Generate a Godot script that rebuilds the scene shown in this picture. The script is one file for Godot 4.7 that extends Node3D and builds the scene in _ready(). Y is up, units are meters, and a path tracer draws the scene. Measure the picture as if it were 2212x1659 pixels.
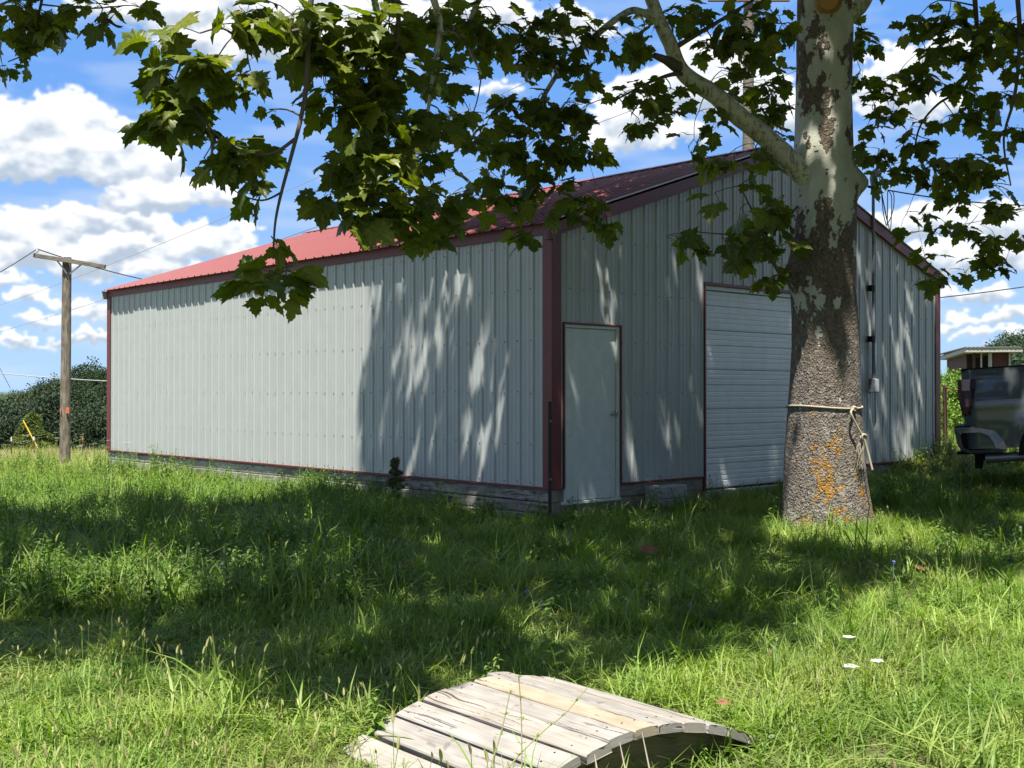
extends Node3D
# A white and red metal barn behind a sycamore, on a summer day. Units are metres, y is up, the camera looks along -z.

const EYE := 1.5
const SUN_RAY := Vector3(0.037, -1.0, -0.373)
var rng := RandomNumberGenerator.new()
var used := {}
var n_soft: FastNoiseLite
var n_fine: FastNoiseLite
var M := {}


func _ready():
	rng.seed = 20240717
	n_soft = noise(11, 1.0, 4)
	n_fine = noise(23, 1.0, 3)
	set_camera()
	set_light()
	make_materials()
	build_ground()
	build_barn()
	build_background()
	build_poles_and_wires()
	build_sycamore()
	build_truck()
	build_bridge()
	build_small_things()
	build_plants()
	build_grass()


func set_camera():
	var cam := Camera3D.new()
	cam.name = "camera"
	cam.fov = rad_to_deg(2.0 * atan(1125.0 / 3400.0))
	cam.near = 0.05
	cam.far = 2000.0
	cam.position = Vector3(0, EYE, 0)
	cam.rotation.x = atan(25.0 / 3400.0)
	add_child(cam)
	cam.current = true


func set_light():
	var env := Environment.new()
	env.background_mode = Environment.BG_SKY
	var sky := Sky.new()
	var pano := PanoramaSkyMaterial.new()
	pano.panorama = ImageTexture.create_from_image(sky_image())
	sky.sky_material = pano
	env.sky = sky
	env.background_energy_multiplier = 0.50
	env.tonemap_mode = Environment.TONE_MAPPER_LINEAR
	env.tonemap_exposure = 2.45
	env.sdfgi_enabled = true
	env.ssao_enabled = true
	env.ssil_enabled = true
	var we := WorldEnvironment.new()
	we.name = "world_environment"
	we.environment = env
	add_child(we)
	var sun := DirectionalLight3D.new()
	sun.name = "sun"
	sun.light_energy = 1.6
	sun.light_color = Color(1.0, 0.975, 0.935)
	sun.light_angular_distance = 0.53
	sun.shadow_enabled = true
	add_child(sun)
	sun.look_at_from_position(Vector3.ZERO, SUN_RAY, Vector3.FORWARD)


# ---------------------------------------------------------------- sky

func ang(x: float, y: float) -> Vector2:
	# a direction (azimuth, elevation in degrees) from where it shows in the photograph
	var a := atan((x - 1106.0) / 2507.0)
	return Vector2(rad_to_deg(a), rad_to_deg(atan((848.0 - y) / 2507.0 * cos(a))))


func sky_blobs() -> Array:
	var out := []
	var given := [
		[60, 300, 130, 95], [150, 285, 120, 85], [20, 340, 140, 70], [250, 330, 120, 75], [320, 350, 90, 60], [150, 370, 220, 38], [380, 430, 130, 52], [300, 430, 90, 44], [470, 440, 70, 36],
		[190, 480, 95, 45], [80, 500, 120, 50], [290, 490, 90, 40], [60, 560, 150, 40], [230, 550, 220, 42], [430, 530, 140, 42], [520, 500, 60, 30], [330, 590, 200, 26],
		[620, 30, 230, 60], [480, 90, 180, 55], [400, 20, 220, 45], [620, 110, 160, 60], [800, 60, 200, 90], [300, 30, 150, 25],
		[60, 640, 60, 22], [90, 695, 70, 20], [170, 660, 60, 24], [220, 690, 70, 26], [40, 740, 90, 18], [190, 735, 80, 14], [10, 600, 70, 20],
		[1330, 270, 90, 60], [1420, 220, 120, 85], [1520, 190, 130, 90], [1620, 210, 110, 80], [1400, 300, 160, 38], [1560, 130, 110, 60], [1700, 250, 120, 60],
		[1930, 150, 70, 62], [1900, 210, 70, 50], [1990, 230, 90, 45], [2060, 120, 80, 50],
		[1960, 490, 90, 50], [2080, 480, 120, 55], [2200, 500, 120, 60], [2000, 560, 130, 40], [2140, 560, 120, 40],
		[2100, 640, 90, 26], [2190, 690, 70, 26], [2060, 700, 70, 18], [2150, 730, 90, 14], [1250, 60, 120, 40], [1060, 200, 60, 26], [1040, 40, 140, 60],
	]
	for g in given:
		var c := ang(g[0], g[1])
		out.append([c.x, c.y, g[2] / 43.7, g[3] / 43.7])
	# the same fair weather all round, outside the picture
	var r := RandomNumberGenerator.new()
	r.seed = 77
	for k in 150:
		var el: float = 2.0 + 62.0 * pow(r.randf(), 1.6)
		var az: float = r.randf_range(-180.0, 180.0)
		if absf(az) < 31.0 and el < 22.0:
			continue
		var size: float = lerpf(1.6, 7.0, clampf(el / 45.0, 0, 1)) * r.randf_range(0.7, 1.5)
		for j in 4:
			var a: float = az + r.randf_range(-1.3, 1.3) * size / cos(deg_to_rad(el))
			out.append([a, el + r.randf_range(-0.2, 0.35) * size, size * r.randf_range(0.6, 1.2) / cos(deg_to_rad(el)), size * r.randf_range(0.35, 0.6)])
	return out


func sky_color(az: float, el: float, blobs: Array) -> Color:
	var e := clampf(el / 90.0, 0.0, 1.0)
	var low := Color(0.40, 0.60, 0.86)
	var mid := Color(0.150, 0.345, 0.77)
	var top := Color(0.05, 0.16, 0.50)
	var base := low.lerp(mid, smoothstep(0.0, 0.17, e)).lerp(top, smoothstep(0.15, 1.0, e))
	# ragged outlines: look the heaps up at a place pushed about by two sizes of noise
	var wx := az + 1.1 * n_soft.get_noise_2d(az * 0.30, el * 0.45) + 0.40 * n_fine.get_noise_2d(az * 1.3, el * 1.9)
	var wy := el + 0.7 * n_soft.get_noise_2d(az * 0.30 + 90.0, el * 0.45) + 0.30 * n_fine.get_noise_2d(az * 1.3 + 50.0, el * 1.9)
	var solid := 0.0
	var weight := 0.0
	var rel := 0.0
	for b in blobs:
		var dx: float = (wx - b[0]) / b[2]
		if dx > 1.3 or dx < -1.3:
			continue
		var dy: float = (wy - b[1]) / b[3]
		if dy < 0.0:
			dy *= 1.5
		var q: float = 1.0 - (dx * dx + dy * dy)
		if q > -0.4:
			var w := pow(q + 0.4, 2.0)
			solid += maxf(q, 0.0) + 0.12 * w
			weight += w
			rel += w * dy
	if weight > 0.0:
		rel /= weight
	var puff := n_soft.get_noise_2d(az * 0.55, el * 0.9) * 0.28 + n_fine.get_noise_2d(az * 2.2, el * 3.0) * 0.16
	var dens := minf(solid, 1.1) + puff * (0.35 + 0.65 * minf(solid * 2.0, 1.0)) - 0.06
	var cover := smoothstep(0.02, 0.36 + 0.34 * smoothstep(0.25, -0.5, rel), dens)
	# thin veils between the heaps
	var veil := 0.30 * smoothstep(0.05, 0.6, n_soft.get_noise_2d(az * 0.10 + 7.0, el * 0.42) + 0.15) * (1.0 - 0.6 * smoothstep(6.0, 30.0, el))
	# billows: crowns bright, hollows and flat bases grey
	var up := n_soft.get_noise_2d(az * 0.55, (el + 0.45) * 0.9) * 0.28 + n_fine.get_noise_2d(az * 2.2, (el + 0.2) * 3.0) * 0.05
	var down := n_soft.get_noise_2d(az * 0.55, (el - 0.45) * 0.9) * 0.28 + n_fine.get_noise_2d(az * 2.2, (el - 0.2) * 3.0) * 0.05
	var lit := clampf(0.60 + 0.62 * rel + (down - up) * 1.0 + 0.30 * n_soft.get_noise_2d(az * 0.22 + 3.0, el * 0.4) - 0.18 * (dens - 0.6), 0.0, 1.0)
	var white := Color(0.95, 0.955, 0.96)
	var grey := Color(0.42, 0.50, 0.60)
	var cl := grey.lerp(white, smoothstep(0.12, 0.86, lit))
	return base.lerp(Color(0.62, 0.70, 0.82), veil).lerp(cl, cover * 0.97)


func sky_image() -> Image:
	var w := 4096
	var h := 2048
	var img := Image.create(w, h, false, Image.FORMAT_RGBF)
	img.fill(Color(0.20, 0.26, 0.13))
	var blobs := sky_blobs()
	var near_view := []
	for b in blobs:
		if b[0] > -60.0 and b[0] < 60.0:
			near_view.append(b)
	var half := int(w * 40.0 / 360.0)
	var y0 := int(h * (90.0 - 30.0) / 180.0)
	var step := 16
	# straight ahead (-z) lies at the image's left and right edge
	for y in range(0, h / 2 + 1, step):
		for x in range(-w / 2, w / 2, step):
			if x > -half and x + step < half and y > y0:
				continue
			img.fill_rect(Rect2i(posmod(x, w), y, step, step), sky_color((x + step * 0.5) / w * 360.0, 90.0 - (y + step * 0.5) / h * 180.0, blobs))
	for y in range(y0, h / 2 + 1):
		var el := 90.0 - (y + 0.5) / h * 180.0
		for x in range(-half, half):
			img.set_pixel(posmod(x, w), y, sky_color((x + 0.5) / w * 360.0, el, near_view))
	return img


# ---------------------------------------------------------------- helpers

func noise(s: int, f: float, oct: int) -> FastNoiseLite:
	var n := FastNoiseLite.new()
	n.seed = s
	n.noise_type = FastNoiseLite.TYPE_SIMPLEX_SMOOTH
	n.frequency = f
	n.fractal_octaves = oct
	return n


func at(x: float, y: float, d: float) -> Vector3:
	# the point at depth d that was measured at (x, y) in a 2212 x 1659 view of the photograph
	return Vector3((x - 1106.0) / 2507.0 * d, EYE + (848.0 - y) / 2507.0 * d, -d)


func lin(r: float, g: float, b: float) -> Color:
	return Color(r, g, b).linear_to_srgb()


func numbered(called: String) -> String:
	if not used.has(called):
		used[called] = 0
		return called
	used[called] += 1
	return "%s_%03d" % [called, used[called]]


func thing(called: String, label: String, category: String, where := Vector3.ZERO, turn := 0.0, group := "") -> Node3D:
	var o := Node3D.new()
	o.name = numbered(called)
	add_child(o)
	o.position = where
	o.rotation.y = turn
	tag(o, label, category, group)
	return o


func tag(o: Node, label: String, category := "", group := "", kind := ""):
	if label:
		o.set_meta("label", label)
	if category:
		o.set_meta("category", category)
	if group:
		o.set_meta("group", group)
	if kind:
		o.set_meta("kind", kind)


func new_st() -> SurfaceTool:
	var st := SurfaceTool.new()
	st.begin(Mesh.PRIMITIVE_TRIANGLES)
	return st


func obj(called: String, st: SurfaceTool, m: Material, parent: Node = null) -> MeshInstance3D:
	return inst(called, st.commit(), m, parent)


func inst(called: String, mesh: Mesh, m: Material, parent: Node = null) -> MeshInstance3D:
	var o := MeshInstance3D.new()
	o.mesh = mesh
	o.material_override = m
	o.name = numbered(called) if parent == null else called
	if parent == null:
		add_child(o)
	else:
		parent.add_child(o, true)
	return o


func many(called: String, mesh: Mesh, m: Material, where: Array, tints: Array, parent: Node = null) -> MultiMeshInstance3D:
	var mm := MultiMesh.new()
	mm.transform_format = MultiMesh.TRANSFORM_3D
	mm.use_colors = tints.size() > 0
	mm.mesh = mesh
	mm.instance_count = where.size()
	for i in where.size():
		mm.set_instance_transform(i, where[i])
		if tints.size() > 0:
			mm.set_instance_color(i, tints[i])
	var o := MultiMeshInstance3D.new()
	o.multimesh = mm
	o.material_override = m
	o.set_meta("kind", "stuff")
	o.name = numbered(called) if parent == null else called
	if parent == null:
		add_child(o)
	else:
		parent.add_child(o, true)
	return o


func tri(st: SurfaceTool, a: Vector3, b: Vector3, c: Vector3, out: Vector3, ua := Vector2.ZERO, ub := Vector2.ZERO, uc := Vector2.ZERO):
	# one flat triangle that faces along out
	var n := (b - a).cross(c - a)
	if n.length_squared() < 1e-18:
		return
	n = n.normalized()
	if n.dot(out) > 0.0:
		var t := b
		b = c
		c = t
		var tu := ub
		ub = uc
		uc = tu
	else:
		n = -n
	st.set_normal(n)
	st.set_uv(ua)
	st.add_vertex(a)
	st.set_normal(n)
	st.set_uv(ub)
	st.add_vertex(b)
	st.set_normal(n)
	st.set_uv(uc)
	st.add_vertex(c)


func quad(st: SurfaceTool, a: Vector3, b: Vector3, c: Vector3, d: Vector3, out: Vector3, ua := Vector2.ZERO, ub := Vector2.ZERO, uc := Vector2.ZERO, ud := Vector2.ZERO):
	tri(st, a, b, c, out, ua, ub, uc)
	tri(st, a, c, d, out, ua, uc, ud)


func box(st: SurfaceTool, xf: Transform3D, size: Vector3, bev := 0.0, uv_at := Vector2.ZERO):
	# a box with chamfered edges; uv runs along its longest side in metres
	var h := size * 0.5
	var b: float = minf(bev, minf(h.x, minf(h.y, h.z)) * 0.9)
	var long := 0
	if h.y > h[long]:
		long = 1
	if h.z > h[long]:
		long = 2
	var pt := func(s: Vector3, f: int) -> Vector3:
		var p := Vector3(s.x * h.x, s.y * h.y, s.z * h.z)
		for k in 3:
			if k != f:
				p[k] -= s[k] * b
		return p
	var uv := func(p: Vector3, f: int) -> Vector2:
		var i: int = (f + 1) % 3
		var j: int = (f + 2) % 3
		if j == long:
			return Vector2(p[j], p[i] + p[f]) + uv_at
		if i == long:
			return Vector2(p[i], p[j] + p[f]) + uv_at
		return Vector2(p[i], p[j]) + uv_at
	for f in 3:
		var i: int = (f + 1) % 3
		var j: int = (f + 2) % 3
		for s in [-1.0, 1.0]:
			var q := []
			for c in [[-1.0, -1.0], [1.0, -1.0], [1.0, 1.0], [-1.0, 1.0]]:
				var v := Vector3.ZERO
				v[f] = s
				v[i] = c[0]
				v[j] = c[1]
				q.append(pt.call(v, f))
			var o := Vector3.ZERO
			o[f] = s
			quad(st, xf * q[0], xf * q[1], xf * q[2], xf * q[3], xf.basis * o, uv.call(q[0], f), uv.call(q[1], f), uv.call(q[2], f), uv.call(q[3], f))
		if b > 0.0:
			for si in [-1.0, 1.0]:
				for sj in [-1.0, 1.0]:
					var q := []
					for e in [[i, -1.0], [i, 1.0], [j, 1.0], [j, -1.0]]:
						var v := Vector3.ZERO
						v[i] = si
						v[j] = sj
						v[f] = e[1]
						q.append(pt.call(v, e[0]))
					var o := Vector3.ZERO
					o[i] = si
					o[j] = sj
					quad(st, xf * q[0], xf * q[1], xf * q[2], xf * q[3], xf.basis * o, uv.call(q[0], i), uv.call(q[1], i), uv.call(q[2], i), uv.call(q[3], i))
	if b > 0.0:
		for sx in [-1.0, 1.0]:
			for sy in [-1.0, 1.0]:
				for sz in [-1.0, 1.0]:
					var v := Vector3(sx, sy, sz)
					tri(st, xf * (pt.call(v, 0) as Vector3), xf * (pt.call(v, 1) as Vector3), xf * (pt.call(v, 2) as Vector3), xf.basis * v)


func bx(st: SurfaceTool, lo: Vector3, hi: Vector3, bev := 0.0, uv_at := Vector2.ZERO):
	box(st, Transform3D(Basis(), (lo + hi) * 0.5), (hi - lo).abs(), bev, uv_at)


func between(a: Vector3, b: Vector3, up := Vector3.UP) -> Transform3D:
	# a frame at the middle of a-b whose x axis runs along it
	var x := (b - a).normalized()
	if absf(x.dot(up)) > 0.98:
		up = Vector3.RIGHT
	var z := x.cross(up).normalized()
	return Transform3D(Basis(x, z.cross(x).normalized(), z), (a + b) * 0.5)


func bar(st: SurfaceTool, a: Vector3, b: Vector3, hgt: float, wid: float, bev := 0.0, up := Vector3.UP, uv_at := Vector2.ZERO):
	box(st, between(a, b, up), Vector3(a.distance_to(b), hgt, wid), bev, uv_at)


func tube(st: SurfaceTool, pts: Array, radii: Array, seg := 8, caps := true, uv0 := Vector2.ZERO, uvs := Vector2.ONE, bump := 0.0):
	# a smooth tube through pts
	var rings := []
	var norms := []
	var n := pts.size()
	var side := Vector3.ZERO
	var run := 0.0
	var runs := []
	for i in n:
		var a: Vector3 = pts[maxi(i - 1, 0)]
		var b: Vector3 = pts[mini(i + 1, n - 1)]
		var d := (b - a).normalized()
		if side == Vector3.ZERO:
			side = d.cross(Vector3.UP if absf(d.y) < 0.9 else Vector3.RIGHT).normalized()
		side = (side - d * side.dot(d)).normalized()
		var other := d.cross(side)
		var ring := []
		var nn := []
		if i > 0:
			run += (pts[i] as Vector3).distance_to(pts[i - 1])
		runs.append(run)
		for k in seg + 1:
			var t := TAU * (k % seg) / seg
			var o := side * cos(t) + other * sin(t)
			var r: float = radii[i] if radii is Array else radii
			if bump > 0.0:
				var p0: Vector3 = pts[i] + o * r
				r *= 1.0 + bump * n_soft.get_noise_3dv(p0 * 3.0)
			ring.append((pts[i] as Vector3) + o * r)
			nn.append(o)
		rings.append(ring)
		norms.append(nn)
	for i in n - 1:
		for k in seg:
			for q in [[i, k], [i + 1, k + 1], [i, k + 1], [i, k], [i + 1, k], [i + 1, k + 1]]:
				st.set_normal(norms[q[0]][q[1]])
				st.set_uv(uv0 + Vector2(float(q[1]) / seg, runs[q[0]]) * uvs)
				st.add_vertex(rings[q[0]][q[1]])
	if caps:
		for e in [0, n - 1]:
			var o: Vector3 = (pts[0] - pts[1]) if e == 0 else (pts[n - 1] - pts[n - 2])
			for k in seg:
				tri(st, pts[e], rings[e][k], rings[e][k + 1], o)


func curve(pts: Array, steps: int) -> Array:
	# points along a smooth line through pts
	var out := []
	for i in pts.size() - 1:
		var p0: Vector3 = pts[maxi(i - 1, 0)]
		var p1: Vector3 = pts[i]
		var p2: Vector3 = pts[i + 1]
		var p3: Vector3 = pts[mini(i + 2, pts.size() - 1)]
		for k in steps:
			out.append(p1.cubic_interpolate(p2, p0, p3, float(k) / steps))
	out.append(pts[-1])
	return out


func steps_between(a: float, b: float, n: int) -> Array:
	var out := []
	for i in n:
		out.append(lerpf(a, b, float(i) / maxi(n - 1, 1)))
	return out


# ---------------------------------------------------------------- materials

func mat(c: Color, rough := 0.7, metal := 0.0, spec := 0.5) -> StandardMaterial3D:
	var m := StandardMaterial3D.new()
	m.albedo_color = c
	m.roughness = rough
	m.metallic = metal
	m.metallic_specular = spec
	return m


func grain_image(w: int, h: int, light: Color, dark: Color, s: int, cracks: float, knots: float) -> Image:
	# wood: grain along u; the darkest lines are checks in the board
	var img := Image.create(w, h, false, Image.FORMAT_RGB8)
	var a := noise(s, 1.0, 3)
	var b := noise(s + 1, 1.0, 2)
	for y in h:
		for x in w:
			var u := float(x) / w
			var v := float(y) / h
			var cx := cos(u * TAU) * 0.35
			var cz := sin(u * TAU) * 0.35
			var warp := b.get_noise_3d(cx * 2.0, v * 2.0, cz * 2.0) * 0.06
			var g := a.get_noise_3d(cx * 0.7, (v + warp) * 22.0, cz * 0.7) * 0.5 + a.get_noise_3d(cx * 1.6, v * 70.0, cz * 1.6) * 0.5
			var blot := b.get_noise_3d(cx * 4.0 + 9.0, v * 3.0, cz * 4.0)
			var c := light.lerp(dark, clampf(0.38 + g * 0.75 + blot * 0.4, 0, 1))
			var crack := smoothstep(0.40, 0.50, a.get_noise_3d(cx * 0.8 + 30.0, (v + warp) * 20.0, cz * 0.8))
			c = c.lerp(dark * 0.35, crack * cracks)
			var k := smoothstep(0.50, 0.66, b.get_noise_3d(cx * 6.0 + 50.0, v * 5.0, cz * 6.0))
			c = c.lerp(dark * 0.6, k * knots)
			img.set_pixel(x, y, c)
	return img


func wood(s: int, light: Color, dark: Color, cracks := 0.6, knots := 0.4, across := 2.0) -> StandardMaterial3D:
	var img := grain_image(512, 128, light, dark, s, cracks, knots)
	var t := ImageTexture.create_from_image(img)
	var m := mat(Color.WHITE, 0.88, 0.0, 0.3)
	m.albedo_texture = t
	m.uv1_scale = Vector3(0.55, across, 1)
	m.heightmap_enabled = false
	m.normal_enabled = true
	var hgt := img.duplicate()
	hgt.convert(Image.FORMAT_L8)
	hgt.bump_map_to_normal_map(2.5)
	m.normal_texture = ImageTexture.create_from_image(hgt)
	m.normal_scale = 0.7
	return m


func stain_image(size: int, base: Color, other: Color, s: int, freq: float, amount: float) -> Image:
	# weathering blotches with streaks, tiling
	var img := Image.create(size, size, false, Image.FORMAT_RGB8)
	var a := noise(s, 1.0, 4)
	for y in size:
		for x in size:
			var u := float(x) / size * TAU
			var v := float(y) / size * TAU
			var p := Vector3(cos(u), sin(u), cos(v)) * freq
			var g := a.get_noise_3dv(p + Vector3(0, 0, sin(v) * freq * 0.7))
			var f := a.get_noise_3d(p.x * 6.0, p.y * 6.0, p.z * 5.0 + sin(v) * 5.0)
			img.set_pixel(x, y, base.lerp(other, clampf((g * 0.9 + 0.28 + f * 0.5) * amount, 0, 1)))
	return img


func painted(base: Color, other: Color, s: int, amount: float, rough: float, scale := 0.6) -> StandardMaterial3D:
	var m := mat(Color.WHITE, rough, 0.0, 0.45)
	m.albedo_texture = ImageTexture.create_from_image(stain_image(192, base, other, s, 0.9, amount))
	m.uv1_triplanar = true
	m.uv1_scale = Vector3.ONE * scale
	return m


func make_materials():
	M.wall = painted(lin(0.375, 0.40, 0.388), lin(0.335, 0.355, 0.338), 3, 0.7, 0.42, 0.45)
	M.gable = M.wall
	M.red = painted(lin(0.150, 0.031, 0.026), lin(0.115, 0.025, 0.021), 5, 0.8, 0.45, 0.8)
	M.roof = painted(lin(0.205, 0.050, 0.050), lin(0.17, 0.042, 0.041), 6, 0.8, 0.5, 0.5)
	M.rake_cap = mat(lin(0.45, 0.45, 0.46), 0.4)
	M.door = painted(lin(0.58, 0.62, 0.585), lin(0.48, 0.51, 0.47), 8, 0.8, 0.5, 1.1)
	M.garage = painted(lin(0.66, 0.70, 0.69), lin(0.57, 0.59, 0.56), 9, 0.7, 0.45, 0.7)
	M.chrome = mat(lin(0.6, 0.6, 0.6), 0.18, 1.0)
	M.steel = mat(lin(0.22, 0.23, 0.24), 0.45, 0.7)
	M.conduit = painted(lin(0.17, 0.18, 0.20), lin(0.10, 0.11, 0.12), 12, 0.8, 0.5, 2.0)
	M.black = mat(lin(0.010, 0.010, 0.011), 0.75, 0.0, 0.3)
	M.rubber = mat(lin(0.018, 0.018, 0.018), 0.85)
	M.wire = mat(lin(0.03, 0.03, 0.032), 0.6)
	M.wire_pale = mat(lin(0.30, 0.31, 0.32), 0.5)
	M.screw = mat(lin(0.20, 0.205, 0.20), 0.45, 0.3)
	M.iron = painted(lin(0.030, 0.026, 0.025), lin(0.055, 0.030, 0.020), 14, 1.0, 0.7, 3.0)
	M.rust = painted(lin(0.10, 0.045, 0.030), lin(0.05, 0.03, 0.025), 15, 1.0, 0.85, 3.0)
	M.concrete = painted(lin(0.34, 0.34, 0.325), lin(0.22, 0.22, 0.20), 16, 1.0, 0.95, 2.2)
	M.skirt = []
	for k in 3:
		M.skirt.append(wood(40 + k * 7, [lin(0.40, 0.39, 0.365), lin(0.33, 0.315, 0.29), lin(0.44, 0.43, 0.41)][k], [lin(0.10, 0.09, 0.08), lin(0.075, 0.07, 0.06), lin(0.17, 0.16, 0.145)][k], 0.95, 0.7, 3.0))
	M.gable_skirt = wood(71, lin(0.29, 0.26, 0.22), lin(0.13, 0.115, 0.095), 0.6, 0.3, 3.0)
	M.deck = []
	for k in 4:
		M.deck.append(wood(90 + k * 5, [lin(0.31, 0.288, 0.258), lin(0.28, 0.268, 0.248), lin(0.34, 0.295, 0.225), lin(0.30, 0.285, 0.265)][k], [lin(0.185, 0.163, 0.136), lin(0.17, 0.156, 0.138), lin(0.21, 0.17, 0.12), lin(0.175, 0.16, 0.14)][k], 0.7, 0.35, 2.6))
	M.stringer = wood(120, lin(0.24, 0.20, 0.13), lin(0.10, 0.08, 0.05), 0.5, 0.3, 2.0)
	M.pole = wood(130, lin(0.27, 0.235, 0.185), lin(0.075, 0.06, 0.044), 0.9, 0.25, 1.0)
	M.pole.uv1_scale = Vector3(0.35, 2.0, 1)
	M.arm = wood(131, lin(0.21, 0.19, 0.155), lin(0.09, 0.08, 0.066), 0.6, 0.2, 3.0)
	M.orange = mat(lin(0.42, 0.12, 0.04), 0.7)
	M.porcelain = mat(lin(0.6, 0.6, 0.6), 0.25)
	M.rope = mat(lin(0.33, 0.29, 0.22), 0.95)
	M.yellow = mat(lin(0.62, 0.40, 0.03), 0.5)
	M.ground = painted(lin(0.075, 0.085, 0.028), lin(0.12, 0.10, 0.05), 18, 1.0, 1.0, 0.8)
	M.far_ground = M.ground
	M.twig = mat(lin(0.085, 0.07, 0.055), 0.85)
	M.limb = mat(Color.WHITE, 0.8, 0.0, 0.3)
	M.limb.albedo_texture = ImageTexture.create_from_image(limb_image())
	M.limb.uv1_triplanar = true
	M.limb.uv1_scale = Vector3(1.1, 1.1, 1.1)
	M.far_bark = mat(lin(0.06, 0.05, 0.04), 0.9)
	M.paint = mat(lin(0.060, 0.072, 0.080), 0.35, 0.15, 0.5)
	M.paint.clearcoat_enabled = true
	M.paint.clearcoat = 1.0
	M.paint.clearcoat_roughness = 0.03
	M.lens_red = mat(lin(0.055, 0.003, 0.005), 0.08)
	M.lens_red.clearcoat_enabled = true
	M.lens_red.clearcoat = 1.0
	M.lens_dark = mat(lin(0.02, 0.004, 0.006), 0.08)
	M.lens_clear = mat(lin(0.42, 0.30, 0.34), 0.15)
	M.glass = mat(lin(0.02, 0.025, 0.03), 0.04)
	M.shed_wall = painted(lin(0.085, 0.030, 0.024), lin(0.05, 0.022, 0.018), 25, 1.0, 0.8, 0.9)
	M.shed_trim = painted(lin(0.36, 0.37, 0.31), lin(0.24, 0.24, 0.20), 26, 1.0, 0.7, 0.8)
	M.shed_roof = mat(lin(0.10, 0.095, 0.085), 0.8)
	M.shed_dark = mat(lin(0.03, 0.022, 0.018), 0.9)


func limb_image() -> Image:
	# cream skin with grey-brown plates that have not flaked off yet
	var n := 192
	var img := Image.create(n, n, false, Image.FORMAT_RGB8)
	var a := noise(340, 1.0, 4)
	for y in n:
		for x in n:
			var u := float(x) / n * TAU
			var v := float(y) / n * TAU
			var p := Vector3(cos(u), sin(u), cos(v)) * 1.2 + Vector3(0, 0, sin(v) * 0.9)
			var g := a.get_noise_3dv(p * 1.6) + 0.3 * a.get_noise_3dv(p * 5.0)
			var f := a.get_noise_3dv(p * 14.0)
			var c := Color(0.43, 0.435, 0.375) * (1.0 + 0.12 * f)
			c = c.lerp(Color(0.15, 0.125, 0.095) * (1.0 + 0.4 * f), smoothstep(0.17, 0.20, g))
			img.set_pixel(x, y, c.linear_to_srgb())
	return img


func leafy(backlight: Color, rough := 0.5, spec := 0.4) -> StandardMaterial3D:
	var m := mat(Color.WHITE, rough, 0.0, spec)
	m.vertex_color_use_as_albedo = true
	m.backlight_enabled = true
	m.backlight = backlight
	return m


# ---------------------------------------------------------------- the lie of the land

func lie(x: float, d: float) -> float:
	# height of the ground at x and at depth d before the camera
	var y := 0.10 * smoothstep(1.0, 4.0, x) * smoothstep(11.0, 15.0, d)
	y += 0.30 * smoothstep(3.5, 9.0, x) * smoothstep(10.5, 19.0, d)
	y += 0.042 * clampf(d - 18.0, 0.0, 34.0) * smoothstep(4.0, 12.0, x)
	y -= 0.14 * clampf(d - 36.0, 0.0, 65.0) * (1.0 - smoothstep(-2.0, 12.0, x))
	y -= 0.42 * smoothstep(17.0, 34.0, d) * (1.0 - smoothstep(-4.0, 2.0, x))
	y -= 0.05 * smoothstep(7.5, 4.5, d)
	y -= 0.16 * exp(-Vector2((x - 0.95) / 0.5, (d - 4.35) / 0.5).length_squared())
	y -= 0.14 * exp(-Vector2((x - 0.15) / 0.55, (d - 4.75) / 0.4).length_squared())
	if d < 60.0:
		y += 0.035 * n_soft.get_noise_2d(x * 0.35, d * 0.35)
	return y


func on(x: float, d: float) -> Vector3:
	return Vector3(x, lie(x, d), -d)


func build_ground():
	var st := new_st()
	var n := 150
	var c := []
	for i in n + 1:
		var t := float(i) / n * 2.0 - 1.0
		c.append(signf(t) * (absf(t) * 14.0 + pow(absf(t), 5.0) * 560.0))
	for i in n:
		for j in n:
			var q := []
			for e in [[0, 0], [1, 0], [1, 1], [0, 1]]:
				q.append(on(c[i + e[0]] * 1.2, 12.0 + c[j + e[1]]))
			for k in [0, 1, 2, 0, 2, 3]:
				var p: Vector3 = q[[0, 3, 2, 1][k]]
				var e := 0.2
				var nx := lie(p.x - e, -p.z) - lie(p.x + e, -p.z)
				var nz := lie(p.x, -p.z + e) - lie(p.x, -p.z - e)
				st.set_normal(Vector3(nx, 2.0 * e, nz).normalized())
				st.set_uv(Vector2(p.x, p.z))
				st.add_vertex(p)
	var o := obj("ground", st, M.ground)
	tag(o, "grassy ground of the yard and field", "", "", "structure")


# ---------------------------------------------------------------- the barn
# Its own axes: x along the gable wall from the near corner, -z along the side wall, y up.

const BARN_W := 9.14
const BARN_L := 12.2
const SHEET_FOOT := 0.40
const EAVE := 3.42
const PITCH := 0.333
const RIB := 0.2286


func roof_under(x: float) -> float:
	return EAVE + PITCH * minf(x, BARN_W - x)


func rib_points(s0: float, s1: float, first: float) -> Array:
	# (distance along the wall, how far it stands out) of a ribbed steel sheet
	var out := [Vector2(s0, 0.0)]
	var k := int(floor((s0 - first) / RIB)) - 1
	while first + k * RIB < s1 + RIB:
		var c := first + k * RIB
		for q in [[-0.026, 0.0], [-0.011, 0.019], [0.011, 0.019], [0.026, 0.0], [0.070, 0.0], [0.075, 0.0042], [0.085, 0.0042], [0.090, 0.0], [0.139, 0.0], [0.144, 0.0042], [0.154, 0.0042], [0.159, 0.0]]:
			var s: float = c + q[0]
			if s > s0 + 0.001 and s < s1 - 0.001:
				out.append(Vector2(s, q[1]))
		k += 1
	out.append(Vector2(s1, 0.0))
	return out


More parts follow.
